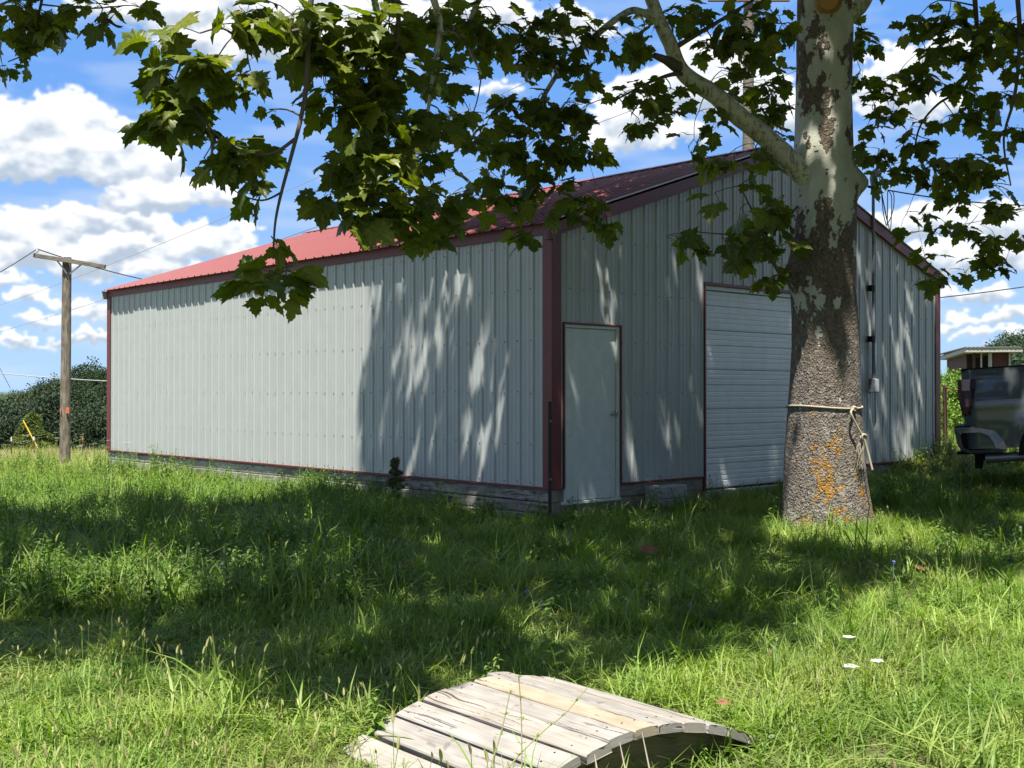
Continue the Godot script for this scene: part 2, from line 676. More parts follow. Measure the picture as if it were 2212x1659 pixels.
func sheet_mesh(pts: Array, frame: Transform3D, foot: Callable, top: Callable, cuts: Array) -> ArrayMesh:
	# a ribbed sheet: pts along frame.x, standing out along frame.z, between foot and top
	var st := new_st()
	var all := []
	for i in pts.size() - 1:
		all.append(pts[i])
		for c in cuts:
			if c > pts[i].x + 0.001 and c < pts[i + 1].x - 0.001:
				all.append(Vector2(c, lerpf(pts[i].y, pts[i + 1].y, (c - pts[i].x) / (pts[i + 1].x - pts[i].x))))
	all.append(pts[-1])
	for i in all.size() - 1:
		var a: Vector2 = all[i]
		var b: Vector2 = all[i + 1]
		var m := (a.x + b.x) * 0.5
		var f: float = foot.call(m)
		var p0 := frame * Vector3(a.x, f, a.y)
		var p1 := frame * Vector3(b.x, f, b.y)
		var p2 := frame * Vector3(b.x, top.call(b.x), b.y)
		var p3 := frame * Vector3(a.x, top.call(a.x), a.y)
		quad(st, p0, p1, p2, p3, frame.basis.z)
	return st.commit()


func screws(called: String, places: Array, parent: Node, out: Vector3):
	var st := new_st()
	tube(st, [Vector3.ZERO, out * 0.006], [0.0105, 0.0085], 6)
	var xs := []
	for p in places:
		xs.append(Transform3D(Basis(), p))
	var o := many(called, st.commit(), M.screw, xs, [], parent)
	tag(o, "rows of small screw heads in the steel sheets")


func build_barn():
	var barn := thing("metal_barn", "white ribbed metal barn with red roof and red trim", "barn", Vector3(0.461, 0, -13.4), deg_to_rad(42.53))
	build_side_wall(barn)
	build_gable_wall(barn)
	build_roof(barn)
	build_barn_trim(barn)
	build_person_door(barn)
	build_garage_door(barn)
	build_skirt(barn)
	# the walls one cannot see from here close the house
	var back := Node3D.new()
	back.name = "back_wall"
	barn.add_child(back)
	var fb := Transform3D(Basis(Vector3(-1, 0, 0), Vector3.UP, Vector3(0, 0, -1)), Vector3(BARN_W, 0, -BARN_L))
	var fr := Transform3D(Basis(Vector3(0, 0, -1), Vector3.UP, Vector3(1, 0, 0)), Vector3(BARN_W, 0, 0))
	var foot := func(_s: float) -> float: return 0.1
	var k := 0
	while k * 0.9144 < BARN_W - 0.01:
		inst("wall_panel", sheet_mesh(rib_points(k * 0.9144, minf((k + 1) * 0.9144, BARN_W), 0.15), fb, foot, func(s: float) -> float: return roof_under(BARN_W - s), [BARN_W * 0.5]), M.wall, back)
		k += 1
	var right := Node3D.new()
	right.name = "far_side_wall"
	barn.add_child(right)
	k = 0
	while k * 0.9144 < BARN_L - 0.01:
		inst("wall_panel", sheet_mesh(rib_points(k * 0.9144, minf((k + 1) * 0.9144, BARN_L), 0.15), fr, foot, func(_s: float) -> float: return EAVE, []), M.wall, right)
		k += 1
	var st := new_st()
	bx(st, Vector3(0.06, 0.02, -BARN_L + 0.05), Vector3(BARN_W - 0.05, 0.20, -0.035))
	obj("floor_slab", st, M.concrete, barn)


func build_side_wall(barn: Node3D):
	var wall := Node3D.new()
	wall.name = "side_wall"
	barn.add_child(wall)
	var frame := Transform3D(Basis(Vector3(0, 0, -1), Vector3.UP, Vector3(1, 0, 0)), Vector3.ZERO)
	frame.basis.z = Vector3(-1, 0, 0)
	var foot := func(_s: float) -> float: return SHEET_FOOT
	var top := func(_s: float) -> float: return EAVE
	var first := 0.31
	var s := 0.02
	var k := 0
	while s < BARN_L - 0.05:
		var e: float = minf(0.31 + (k * 4 + 3) * RIB + 0.03, BARN_L)
		# neighbouring sheets lap: every other one lies a millimetre further out
		var f := frame
		f.origin.x = -0.0015 * (k % 2)
		inst("wall_panel", sheet_mesh(rib_points(s, e, first), f, foot, top, []), M.wall, wall)
		s = e - 0.004
		k += 1
	var spots := []
	for r in [0.44, 0.89, 1.50, 2.11, 2.72, 3.24]:
		var c := first + 0.045
		while c < BARN_L - 0.1:
			spots.append(Vector3(-0.0025, r + rng.randf_range(-0.012, 0.012), -c - rng.randf_range(-0.006, 0.006)))
			c += RIB
	screws("screw_heads", spots, wall, Vector3(-1, 0, 0))


func build_gable_wall(barn: Node3D):
	var wall := Node3D.new()
	wall.name = "gable_wall"
	barn.add_child(wall)
	var foot := func(s: float) -> float:
		if s > 0.185 and s < 1.155:
			return 2.30
		if s > 2.81 and s < 6.39:
			return 2.93
		return SHEET_FOOT
	var top := func(s: float) -> float: return roof_under(s) + 0.02
	var first := 0.25
	var s := 0.02
	var k := 0
	while s < BARN_W - 0.05:
		var e: float = minf(0.25 + (k * 4 + 3) * RIB + 0.03, BARN_W)
		var f := Transform3D(Basis(), Vector3(0, 0, 0.0015 * (k % 2)))
		inst("wall_panel", sheet_mesh(rib_points(s, e, first), f, foot, top, [0.185, 1.155, 2.81, 6.39, BARN_W * 0.5]), M.gable, wall)
		s = e - 0.004
		k += 1
	var spots := []
	for r in [0.44, 0.89, 1.50, 2.11, 2.72, 3.33, 3.94, 4.5]:
		var c := first + 0.045
		while c < BARN_W - 0.1:
			if r < roof_under(c) - 0.1 and r > (foot.call(c) as float) + 0.02:
				spots.append(Vector3(c + rng.randf_range(-0.006, 0.006), r + rng.randf_range(-0.01, 0.01), 0.0025))
			c += RIB
	screws("screw_heads", spots, wall, Vector3(0, 0, 1))


func build_roof(barn: Node3D):
	var run := BARN_W * 0.5 + 0.13
	var slope := Vector3(1, PITCH, 0).normalized()
	var up := Vector3(-PITCH, 1, 0).normalized()
	var long := run * sqrt(1 + PITCH * PITCH)
	for side in 2:
		var roof := Node3D.new()
		roof.name = "roof_slope"
		barn.add_child(roof, true)
		var o := Vector3(-0.13, EAVE + 0.075 - 0.13 * PITCH, 0.05)
		var f := Transform3D(Basis(Vector3(0, 0, -1), slope, up), o)
		if side == 1:
			f = Transform3D(Basis(Vector3(0, 0, -1), Vector3(-slope.x, slope.y, 0), Vector3(-up.x, up.y, 0)), Vector3(BARN_W + 0.13, o.y, 0.05))
		var s := 0.0
		var k := 0
		while s < BARN_L + 0.1 - 0.01:
			var e: float = minf((k + 1) * 0.9144 + 0.03, BARN_L + 0.1)
			var g := f
			g.origin += f.basis.z * (0.002 * (k % 2))
			var ov: float = rng.randf_range(-0.006, 0.006)
			inst("roof_panel", sheet_mesh(rib_points(s, e, 0.03), g, func(_s: float) -> float: return ov, func(_s: float) -> float: return long - 0.01, []), M.roof, roof)
			s = e - 0.03
			k += 1
			if e >= BARN_L + 0.099:
				break
	# ridge cap, in lengths that overlap
	var top := Vector3(BARN_W * 0.5, EAVE + 0.075 + PITCH * BARN_W * 0.5 + 0.030, 0.0)
	var z := 0.06
	while z > -BARN_L:
		var st := new_st()
		var e: float = maxf(z - 3.05, -BARN_L - 0.06)
		for sd in [-1.0, 1.0]:
			bar(st, top + Vector3(sd * 0.08, -0.08 * PITCH, (z + e) * 0.5) - slope * Vector3(sd, 1, 1) * Vector3(1, -1, 1) * 0.08, top + Vector3(sd * 0.08, -0.08 * PITCH, (z + e) * 0.5) + slope * Vector3(sd, 1, 1) * Vector3(1, -1, 1) * 0.09, 0.012, absf(z - e) + 0.06, 0.002)
		obj("ridge_cap", st, M.roof, barn)
		z -= 3.05


func build_barn_trim(barn: Node3D):
	# corner posts of folded steel: two faces each
	for c in [[0.0, 0.0, -1.0, 1.0], [BARN_W, 0.0, 1.0, 1.0], [0.0, -BARN_L, -1.0, -1.0]]:
		var st := new_st()
		var x: float = c[0]
		var z: float = c[1]
		bx(st, Vector3(x + c[2] * 0.024, SHEET_FOOT - 0.02, z + c[3] * 0.024), Vector3(x - c[2] * 0.13, EAVE - 0.03, z + c[3] * 0.021), 0.001)
		bx(st, Vector3(x + c[2] * 0.024, SHEET_FOOT - 0.02, z + c[3] * 0.0205), Vector3(x + c[2] * 0.021, EAVE - 0.03, z - c[3] * 0.13), 0.001)
		obj("corner_trim", st, M.red, barn)
	# eave fascia on the side wall
	for sd in [0, 1]:
		var st := new_st()
		var x: float = -0.028 if sd == 0 else BARN_W + 0.028
		var w: float = 0.075 if sd == 0 else -0.075
		bx(st, Vector3(x, EAVE - 0.085, -BARN_L - 0.03), Vector3(x + w * 0.3, EAVE + 0.058, 0.02), 0.003)
		obj("eave_fascia", st, M.red, barn)
	# boxed ends of the eaves, and the rake boards that climb the gable
	for sd in [0, 1]:
		var st := new_st()
		var x0: float = -0.10 if sd == 0 else BARN_W + 0.10
		var xm: float = BARN_W * 0.5 - (0.002 if sd == 0 else -0.002)
		var y0 := EAVE + 0.045 - 0.10 * PITCH
		var ym := EAVE + 0.045 + PITCH * BARN_W * 0.5
		for q in [[0.0, 0.044, 0.0, 0.155]]:
			var a := Vector3(x0, y0, 0.028)
			var b := Vector3(xm, ym, 0.028)
			var dn := Vector3(0, -0.158, 0)
			var out := Vector3(0, 0, 0.034)
			quad(st, a + out, b + out, b + dn + out, a + dn + out, Vector3(0, 0, 1))
			quad(st, a, b, b + dn, a + dn, Vector3(0, 0, -1))
			quad(st, a + dn, b + dn, b + dn + out, a + dn + out, Vector3(0, -1, 0))
			quad(st, a, b, b + out, a + out, Vector3(0, 1, 0))
			quad(st, a, a + out, a + dn + out, a + dn, Vector3(x0 - xm, 0, 0))
			# the folded lip along the foot of the board
			var lip := Vector3(0, -0.130, 0.006)
			quad(st, a + out + lip, b + out + lip, b + out + lip + Vector3(0, -0.026, 0), a + out + lip + Vector3(0, -0.026, 0), Vector3(0, 0, 1))
			quad(st, a + out + lip, b + out + lip, b + out + lip + Vector3(0, 0.002, -0.006), a + out + lip + Vector3(0, 0.002, -0.006), Vector3(0, 1, 0.2))
		obj("rake_trim", st, M.red, barn)
		st = new_st()
		var lift := Vector3(0, 0.036, 0.0)
		bar(st, Vector3(x0, y0, 0.052) + lift, Vector3(xm, ym, 0.052) + lift, 0.012, 0.05, 0.002)
		obj("rake_cap", st, M.rake_cap, barn)
		st = new_st()
		bx(st, Vector3(x0 * 1.0, EAVE - 0.16, 0.060), Vector3(x0 + (0.12 if sd == 0 else -0.12), y0 - 0.06, -0.02), 0.003)
		obj("eave_return", st, M.red, barn)
	# far end of the near eave
	var st2 := new_st()
	bx(st2, Vector3(-0.12, EAVE - 0.12, -BARN_L - 0.055), Vector3(0.02, EAVE + 0.03, -BARN_L - 0.032), 0.003)
	obj("eave_return", st2, M.rake_cap, barn)
	# base trim: a small angle under the sheets
	var st3 := new_st()
	bx(st3, Vector3(-0.030, SHEET_FOOT - 0.022, -BARN_L), Vector3(0.0, SHEET_FOOT - 0.001, -0.002), 0.002)
	obj("base_trim", st3, M.red, barn)
	for q in [[-0.028, 0.165], [1.175, 2.785], [6.43, BARN_W]]:
		st3 = new_st()
		bx(st3, Vector3(q[0], SHEET_FOOT - 0.024, -0.001), Vector3(q[1], SHEET_FOOT - 0.002, 0.030), 0.002)
		obj("base_trim", st3, M.red, barn)


func build_person_door(barn: Node3D):
	var door := Node3D.new()
	door.name = "person_door"
	tag(door, "flat white metal entry door with a round knob")
	barn.add_child(door)
	var st := new_st()
	bx(st, Vector3(0.168, SHEET_FOOT - 0.02, -0.02), Vector3(0.190, 2.322, 0.034), 0.003)
	obj("trim", st, M.red, door)
	st = new_st()
	bx(st, Vector3(1.150, SHEET_FOOT - 0.02, -0.02), Vector3(1.172, 2.322, 0.034), 0.003)
	obj("trim", st, M.red, door)
	st = new_st()
	bx(st, Vector3(0.1905, 2.300, -0.02), Vector3(1.1495, 2.322, 0.034), 0.003)
	obj("trim", st, M.red, door)
	st = new_st()
	bx(st, Vector3(0.1910, 0.20, -0.09), Vector3(0.222, 2.299, 0.012), 0.003)
	obj("jamb", st, M.door, door)
	st = new_st()
	bx(st, Vector3(1.103, 0.20, -0.09), Vector3(1.1490, 2.299, 0.012), 0.003)
	obj("jamb", st, M.door, door)
	st = new_st()
	bx(st, Vector3(0.2225, 2.262, -0.09), Vector3(1.1025, 2.299, 0.010), 0.003)
	obj("jamb", st, M.door, door)
	st = new_st()
	bx(st, Vector3(0.145, 0.19, -0.02), Vector3(1.155, 0.222, 0.032), 0.004)
	obj("sill", st, M.door, door)
	st = new_st()
	bx(st, Vector3(0.2265, 0.228, -0.060), Vector3(1.098, 2.258, -0.012), 0.004)
	# shallow dents in the sheet are in the photograph; the slab itself is flush
	obj("slab", st, M.door, door)
	for y in [0.45, 1.15, 1.98]:
		st = new_st()
		bx(st, Vector3(0.2215, y - 0.05, -0.014), Vector3(0.232, y + 0.05, -0.002), 0.002)
		tube(st, [Vector3(0.224, y - 0.052, 0.002), Vector3(0.224, y + 0.052, 0.002)], [0.006, 0.006], 8)
		obj("hinge", st, M.screw, door)
	st = new_st()
	var c := Vector3(1.035, 1.24, -0.012)
	tube(st, [c, c + Vector3(0, 0, 0.010)], [0.033, 0.031], 16)
	tube(st, [c + Vector3(0, 0, 0.010), c + Vector3(0, 0, 0.030), c + Vector3(0, 0, 0.036), c + Vector3(0, 0, 0.050), c + Vector3(0, 0, 0.062), c + Vector3(0, 0, 0.067)], [0.012, 0.012, 0.021, 0.029, 0.026, 0.012], 16)
	obj("knob", st, M.chrome, door)
	st = new_st()
	bx(st, Vector3(1.080, 1.21, -0.0125), Vector3(1.110, 1.285, 0.020), 0.003)
	obj("latch_plate", st, M.chrome, door)
	for q in [[0.72, 0.45, 0.008], [0.98, 0.56, 0.006]]:
		st = new_st()
		tube(st, [Vector3(q[0], q[1], -0.0118), Vector3(q[0] + 0.004, q[1], -0.0105)], [q[2], q[2] * 0.9], 7)
		obj("bare_patch", st, M.black, door)


func build_garage_door(barn: Node3D):
	var door := Node3D.new()
	door.name = "garage_door"
	tag(door, "white overhead garage door of five ribbed sections")
	barn.add_child(door)
	var x0 := 2.815
	var x1 := 6.385
	for q in [[x0 - 0.030, x0 - 0.002], [x1 + 0.002, x1 + 0.030]]:
		var st := new_st()
		bx(st, Vector3(q[0], 0.10, -0.05), Vector3(q[1], 2.958, 0.036), 0.003)
		obj("trim", st, M.red, door)
	var st2 := new_st()
	bx(st2, Vector3(x0 - 0.0015, 2.918, -0.05), Vector3(x1 + 0.0015, 2.958, 0.036), 0.003)
	obj("trim", st2, M.red, door)
	st2 = new_st()
	bx(st2, Vector3(x0, 2.865, -0.075), Vector3(x1, 2.917, -0.012), 0.003)
	obj("header", st2, M.garage, door)
	var n := 5
	var h := (2.862 - 0.225) / n
	for i in n:
		var y0 := 0.225 + i * h
		# profile up one section: (height, how far back)
		var prof := [[0.0, 0.030], [0.004, 0.006], [0.03, 0.0], [0.045, 0.0]]
		for q in [0.085, 0.150, 0.215, 0.385, 0.450]:
			prof += [[q, 0.0], [q + 0.007, 0.004], [q + 0.016, 0.004], [q + 0.023, 0.0]]
		prof += [[0.300, 0.0], [0.306, 0.016], [0.322, 0.016], [0.334, 0.0]]
		prof.sort_custom(func(a, b): return a[0] < b[0])
		prof += [[h - 0.012, 0.0], [h - 0.006, 0.006], [h - 0.0035, 0.030]]
		var st := new_st()
		for k in prof.size() - 1:
			var a: Array = prof[k]
			var b: Array = prof[k + 1]
			var za: float = -0.045 - a[1]
			var zb: float = -0.045 - b[1]
			quad(st, Vector3(x0 + 0.004, y0 + a[0], za), Vector3(x1 - 0.004, y0 + a[0], za), Vector3(x1 - 0.004, y0 + b[0], zb), Vector3(x0 + 0.004, y0 + b[0], zb), Vector3(0, 0, 1))
		bx(st, Vector3(x0 + 0.004, y0 + 0.003, -0.10), Vector3(x1 - 0.004, y0 + h - 0.003, -0.0765))
		obj("section", st, M.garage, door)
	st2 = new_st()
	bx(st2, Vector3(x0 + 0.004, 0.202, -0.09), Vector3(x1 - 0.004, 0.2245, -0.045), 0.004)
	obj("bottom_seal", st2, M.rubber, door)
	st2 = new_st()
	bx(st2, Vector3(x0 - 0.03, -0.15, -0.035), Vector3(x1 + 0.03, 0.2005, 0.05), 0.008)
	obj("threshold", st2, M.concrete, door)


func build_skirt(barn: Node3D):
	var skirt := Node3D.new()
	skirt.name = "plank_skirt"
	tag(skirt, "weathered plank skirt under the side wall with peeling paint")
	barn.add_child(skirt)
	for row in 3:
		var y1 := 0.352 - row * 0.136
		var z := -0.02
		var k := 0
		while z > -BARN_L + 0.05:
			var ln: float = [2.44, 3.66, 3.05, 1.83, 2.8][(k + row * 2) % 5]
			var e: float = maxf(z - ln, -BARN_L)
			var st := new_st()
			var back: float = rng.randf_range(0.0, 0.012)
			bx(st, Vector3(-0.004 + back, y1 - 0.127, e + 0.006), Vector3(0.034, y1, z), 0.009, Vector2(rng.randf() * 9.0, rng.randf() * 3.0))
			obj("plank", st, M.skirt[rng.randi() % 3], skirt)
			z = e
			k += 1
	var st2 := new_st()
	bx(st2, Vector3(0.018, 0.354, -BARN_L), Vector3(0.05, SHEET_FOOT - 0.003, -0.03), 0.0)
	obj("sill_board", st2, M.gable_skirt, skirt)
	var gs := Node3D.new()
	gs.name = "gable_skirt"
	barn.add_child(gs)
	for q in [[0.0, 0.142], [1.158, 2.78], [6.42, BARN_W]]:
		for row in 3:
			var y1 := 0.372 - row * 0.150
			var st := new_st()
			bx(st, Vector3(q[0], y1 - 0.145, -0.034), Vector3(q[1], y1, 0.004 - 0.002 * row), 0.005, Vector2(rng.randf() * 9.0, rng.randf() * 3.0))
			obj("plank", st, M.gable_skirt, gs)
	var st4 := new_st()
	bx(st4, Vector3(0.143, -0.08, -0.034), Vector3(1.157, 0.188, 0.001), 0.005)
	obj("plank", st4, M.gable_skirt, gs)


# ---------------------------------------------------------------- far things

func clump_mesh(n: int, size: float, s: int, stretch := 1.0) -> ArrayMesh:
	# a handful of leaves of one spray
	var r := RandomNumberGenerator.new()
	r.seed = s
	var st := new_st()
	for i in n:
		var c := Vector3(r.randfn(), r.randfn(), r.randfn()).normalized() * pow(r.randf(), 0.4)
		var d := (c + Vector3(r.randfn(), r.randfn(), r.randfn()) * 0.5).normalized()
		var w := d.cross(Vector3(r.randfn(), r.randfn(), r.randfn())).normalized()
		var tint := r.randf_range(0.7, 1.3)
		var nn := d.cross(w).normalized()
		st.set_color(Color(tint, tint, tint))
		var a := c - d * size * stretch
		var b := c + w * size * 0.55 + nn * size * 0.12
		var e := c + d * size * stretch
		var f := c - w * size * 0.55 + nn * size * 0.12
		tri(st, a, b, e, nn)
		tri(st, a, e, f, nn)
	return st.commit()


func far_tree(called: String, label: String, group: String, base: Vector3, top: float, lobes: Array, clumps: int, tint: Color, size: float, mesh: Mesh, m: Material, s: int):
	var r := RandomNumberGenerator.new()
	r.seed = s
	var t := thing(called, label, "tree", base, 0.0, group)
	var st := new_st()
	var mid := top * 0.55
	tube(st, curve([Vector3(0, -0.3, 0), Vector3(0.1, mid * 0.5, 0), Vector3(-0.1, mid, 0.1), Vector3(0, top * 0.85, 0)], 4), steps_between(top * 0.03, top * 0.006, 13), 8)
	obj("trunk", st, M.far_bark, t)
	st = new_st()
	for l in lobes:
		tube(st, curve([Vector3(0, mid * 0.5, 0), (l[0] as Vector3) * Vector3(0.4, 0.75, 0.4), l[0]], 4), steps_between(top * 0.012, 0.03, 9), 6, false)
	obj("limbs", st, M.far_bark, t)
	var xs := []
	var cs := []
	var vol := 0.0
	for l in lobes:
		vol += l[1].x * l[1].y * l[1].z
	for l in lobes:
		for k in int(clumps * l[1].x * l[1].y * l[1].z / vol) + 4:
			var d := Vector3(r.randfn(), r.randfn(), r.randfn()).normalized()
			d *= lerpf(0.45, 1.0, pow(r.randf(), 0.6)) * (1.0 + 0.45 * n_soft.get_noise_3dv(d * 1.7 + base))
			var p: Vector3 = l[0] + d * l[1]
			var k2 := size * r.randf_range(0.6, 1.3)
			xs.append(Transform3D(Basis(Vector3(r.randfn(), r.randfn(), r.randfn()).normalized(), r.randf() * TAU).scaled(Vector3.ONE * k2), p))
			var b := r.randf_range(0.75, 1.25)
			cs.append(Color(tint.r * b, tint.g * b, tint.b * b))
	many("crown", mesh, m, xs, cs, t)


func round_lobes(r: RandomNumberGenerator, top: float, wide: float, n: int) -> Array:
	var out := [[Vector3(0, top * 0.62, 0), Vector3(wide * 0.75, top * 0.30, wide * 0.75)]]
	for k in n:
		var a := r.randf() * TAU
		var q := r.randf()
		var rad := wide * lerpf(0.75, 0.25, q)
		out.append([Vector3(cos(a) * rad, top * lerpf(0.36, 0.86, q), sin(a) * rad), Vector3.ONE * wide * r.randf_range(0.24, 0.42) * Vector3(1, 0.8, 1)])
	return out


func build_background():
	var r := RandomNumberGenerator.new()
	r.seed = 5
	var leaf := clump_mesh(34, 0.20, 4)
	var m := leafy(Color(0.5, 0.6, 0.2), 0.6, 0.3)
	# the wood beyond the field, each tree by where its top shows
	var spots := [
		[190, 784, 82, 4.6, "tall round-topped dark oak behind the utility pole in the far wood", Color(0.040, 0.065, 0.030)],
		[132, 806, 88, 3.6, "dark oak left of the tallest oak in the far wood", Color(0.042, 0.066, 0.030)],
		[84, 818, 92, 2.4, "thin sparse-topped tree standing up from the far wood", Color(0.065, 0.090, 0.040)],
		[40, 834, 92, 3.4, "low grey-green tree near the left edge of the far wood", Color(0.055, 0.080, 0.036)],
		[-10, 842, 86, 3.8, "dark tree cut by the picture's left edge in the far wood", Color(0.045, 0.070, 0.033)],
		[238, 800, 84, 3.8, "dark oak half hidden by the barn's far corner", Color(0.042, 0.068, 0.030)],
		[100, 860, 72, 3.6, "low bushy tree in the front row of the far wood", Color(0.034, 0.054, 0.028)],
		[20, 872, 70, 3.4, "dark bushy tree in front of the far wood, leftmost", Color(0.032, 0.052, 0.027)],
		[180, 870, 74, 3.4, "bushy tree of the front row, right behind the utility pole", Color(0.033, 0.055, 0.027)],
		[235, 866, 70, 3.0, "bushy tree of the front row beside the barn's far corner", Color(0.034, 0.056, 0.028)],
	]
	for s in spots:
		var p := at(s[0], s[1], s[2])
		var base := on(p.x, s[2])
		var top: float = p.y - base.y
		far_tree("oak_tree", s[4], "trees of the wood beyond the field", base, top, round_lobes(r, top, s[3], 11 if s[3] > 2.5 else 5), 2300 if s[3] > 2.5 else 420, s[5], 0.42, leaf, m, int(s[0]) + 900)
	for s in [[2196, 748, 150, 7.0, "wooded crown on the hill, nearest the white-eaved shed"], [2240, 735, 155, 8.0, "taller tree on the hill at the picture's right edge"], [2165, 772, 140, 5.0, "low tree on the hill just behind the shed's corner"], [2215, 775, 130, 5.0, "low round tree on the hill above the truck bed"]]:
		var p := at(s[0], s[1], s[2])
		var base := on(p.x, s[2])
		var top: float = p.y - base.y
		far_tree("hill_tree", s[4], "trees on the hill to the right", base, top, round_lobes(r, top, s[3], 9), 900, Color(0.04, 0.07, 0.035), 0.9, leaf, m, int(s[0]))
	build_cedar("cedar_tree", "young cedar with drooping sprays in front of the far wood", on(-18.6, 45.0), 2.3, 1.45, 31)
	build_shed()
	# neighbours that stand outside the picture to the right and keep the sky off the gable
	far_tree("yard_tree", "broad shade tree standing beside the yard, right of the picture", "shade trees beside the yard", on(15.5, 6.0), 15.0, round_lobes(r, 15.0, 6.0, 14), 1500, Color(0.06, 0.10, 0.03), 1.0, leaf, m, 71)
	far_tree("yard_tree", "young shade tree close to the truck's far side of the yard", "shade trees beside the yard", on(12.6, 9.0), 13.0, round_lobes(r, 13.0, 4.3, 12), 1300, Color(0.06, 0.10, 0.03), 0.9, leaf, m, 74)
	far_tree("yard_tree", "tall shade tree behind the viewer at the right", "shade trees beside the yard", on(19.0, -5.0), 17.0, round_lobes(r, 17.0, 7.0, 14), 1500, Color(0.06, 0.10, 0.03), 1.1, leaf, m, 72)
	far_tree("yard_tree", "spreading shade tree behind the viewer", "shade trees beside the yard", on(7.0, -10.0), 16.0, round_lobes(r, 16.0, 7.5, 14), 1500, Color(0.06, 0.10, 0.03), 1.1, leaf, m, 73)
	# shrubs below the shed
	for s in [[2050, 806, 33, 0.9, 1.3, "bright green bush under the shed's low eave"], [2066, 832, 27, 0.8, 1.0, "leafy bush beside the right-hand iron post"], [2040, 880, 24, 0.6, 0.9, "rank green bush right at the barn's far right corner"], [2110, 830, 34, 1.2, 1.0, "bright green bush just behind the truck"]]:
		var p := at(s[0], s[1], s[2])
		var base := on(p.x, s[2])
		var top: float = maxf(p.y - base.y, 0.5)
		var b := thing("leafy_bush", s[5], "bush", base, 0.0, "bushes on the bank behind the truck")
		var xs := []
		var cs := []
		for k in 260:
			var d := Vector3(r.randfn(), absf(r.randfn()), r.randfn()).normalized() * pow(r.randf(), 0.4)
			xs.append(Transform3D(Basis(Vector3(r.randfn(), r.randfn(), r.randfn()).normalized(), r.randf() * TAU).scaled(Vector3.ONE * 0.19), d * Vector3(s[3], top, s[3]) + Vector3(0, 0.05, 0)))
			var g := r.randf_range(0.8, 1.3)
			cs.append(Color(0.14, 0.23, 0.035) * g)
		var st := new_st()
		for k in 7:
			tube(st, [Vector3.ZERO, Vector3(r.randfn() * s[3] * 0.4, top * 0.7, r.randfn() * s[3] * 0.4)], [0.015, 0.005], 5, false)
		obj("stems", st, M.twig, b)
		many("foliage", leaf, m, xs, cs, b)


func build_cedar(called: String, label: String, base: Vector3, top: float, wide: float, s: int, boughs := 90, leaf_size := 0.13, tone := Color(0.10, 0.13, 0.034)):
	var r := RandomNumberGenerator.new()
	r.seed = s
	var t := thing(called, label, "tree", base)
	var st := new_st()
	tube(st, [Vector3(0, -0.1, 0), Vector3(0, top * 0.95, 0)], [top * 0.03, 0.008], 7)
	obj("trunk", st, M.far_bark, t)
	var xs := []
	var cs := []
	for b in boughs:
		var q := pow(r.randf(), 0.8)
		var h := lerpf(0.04, 0.97, q) * top
		var a := r.randf() * TAU
		var out := Vector3(cos(a), 0, sin(a))
		var ln := wide * lerpf(1.0, 0.12, q) * r.randf_range(0.7, 1.15)
		for k in 12:
			var f := (k + 1) / 12.0
			var p := Vector3(0, h, 0) + out * ln * f + Vector3(0, ln * (0.35 * f - 0.30 * f * f), 0)
			p += Vector3(r.randfn(), r.randfn() * 0.6, r.randfn()) * 0.035 * wide
			xs.append(Transform3D(Basis(Vector3(r.randfn(), r.randfn(), r.randfn()).normalized(), r.randf() * TAU).scaled(Vector3.ONE * wide * lerpf(leaf_size, leaf_size * 0.45, f)), p))
			var g := r.randf_range(0.7, 1.35)
			cs.append(tone * g)
	many("sprays", clump_mesh(16, 0.34, s, 1.7), leafy(Color(0.3, 0.4, 0.1), 0.7, 0.2), xs, cs, t)


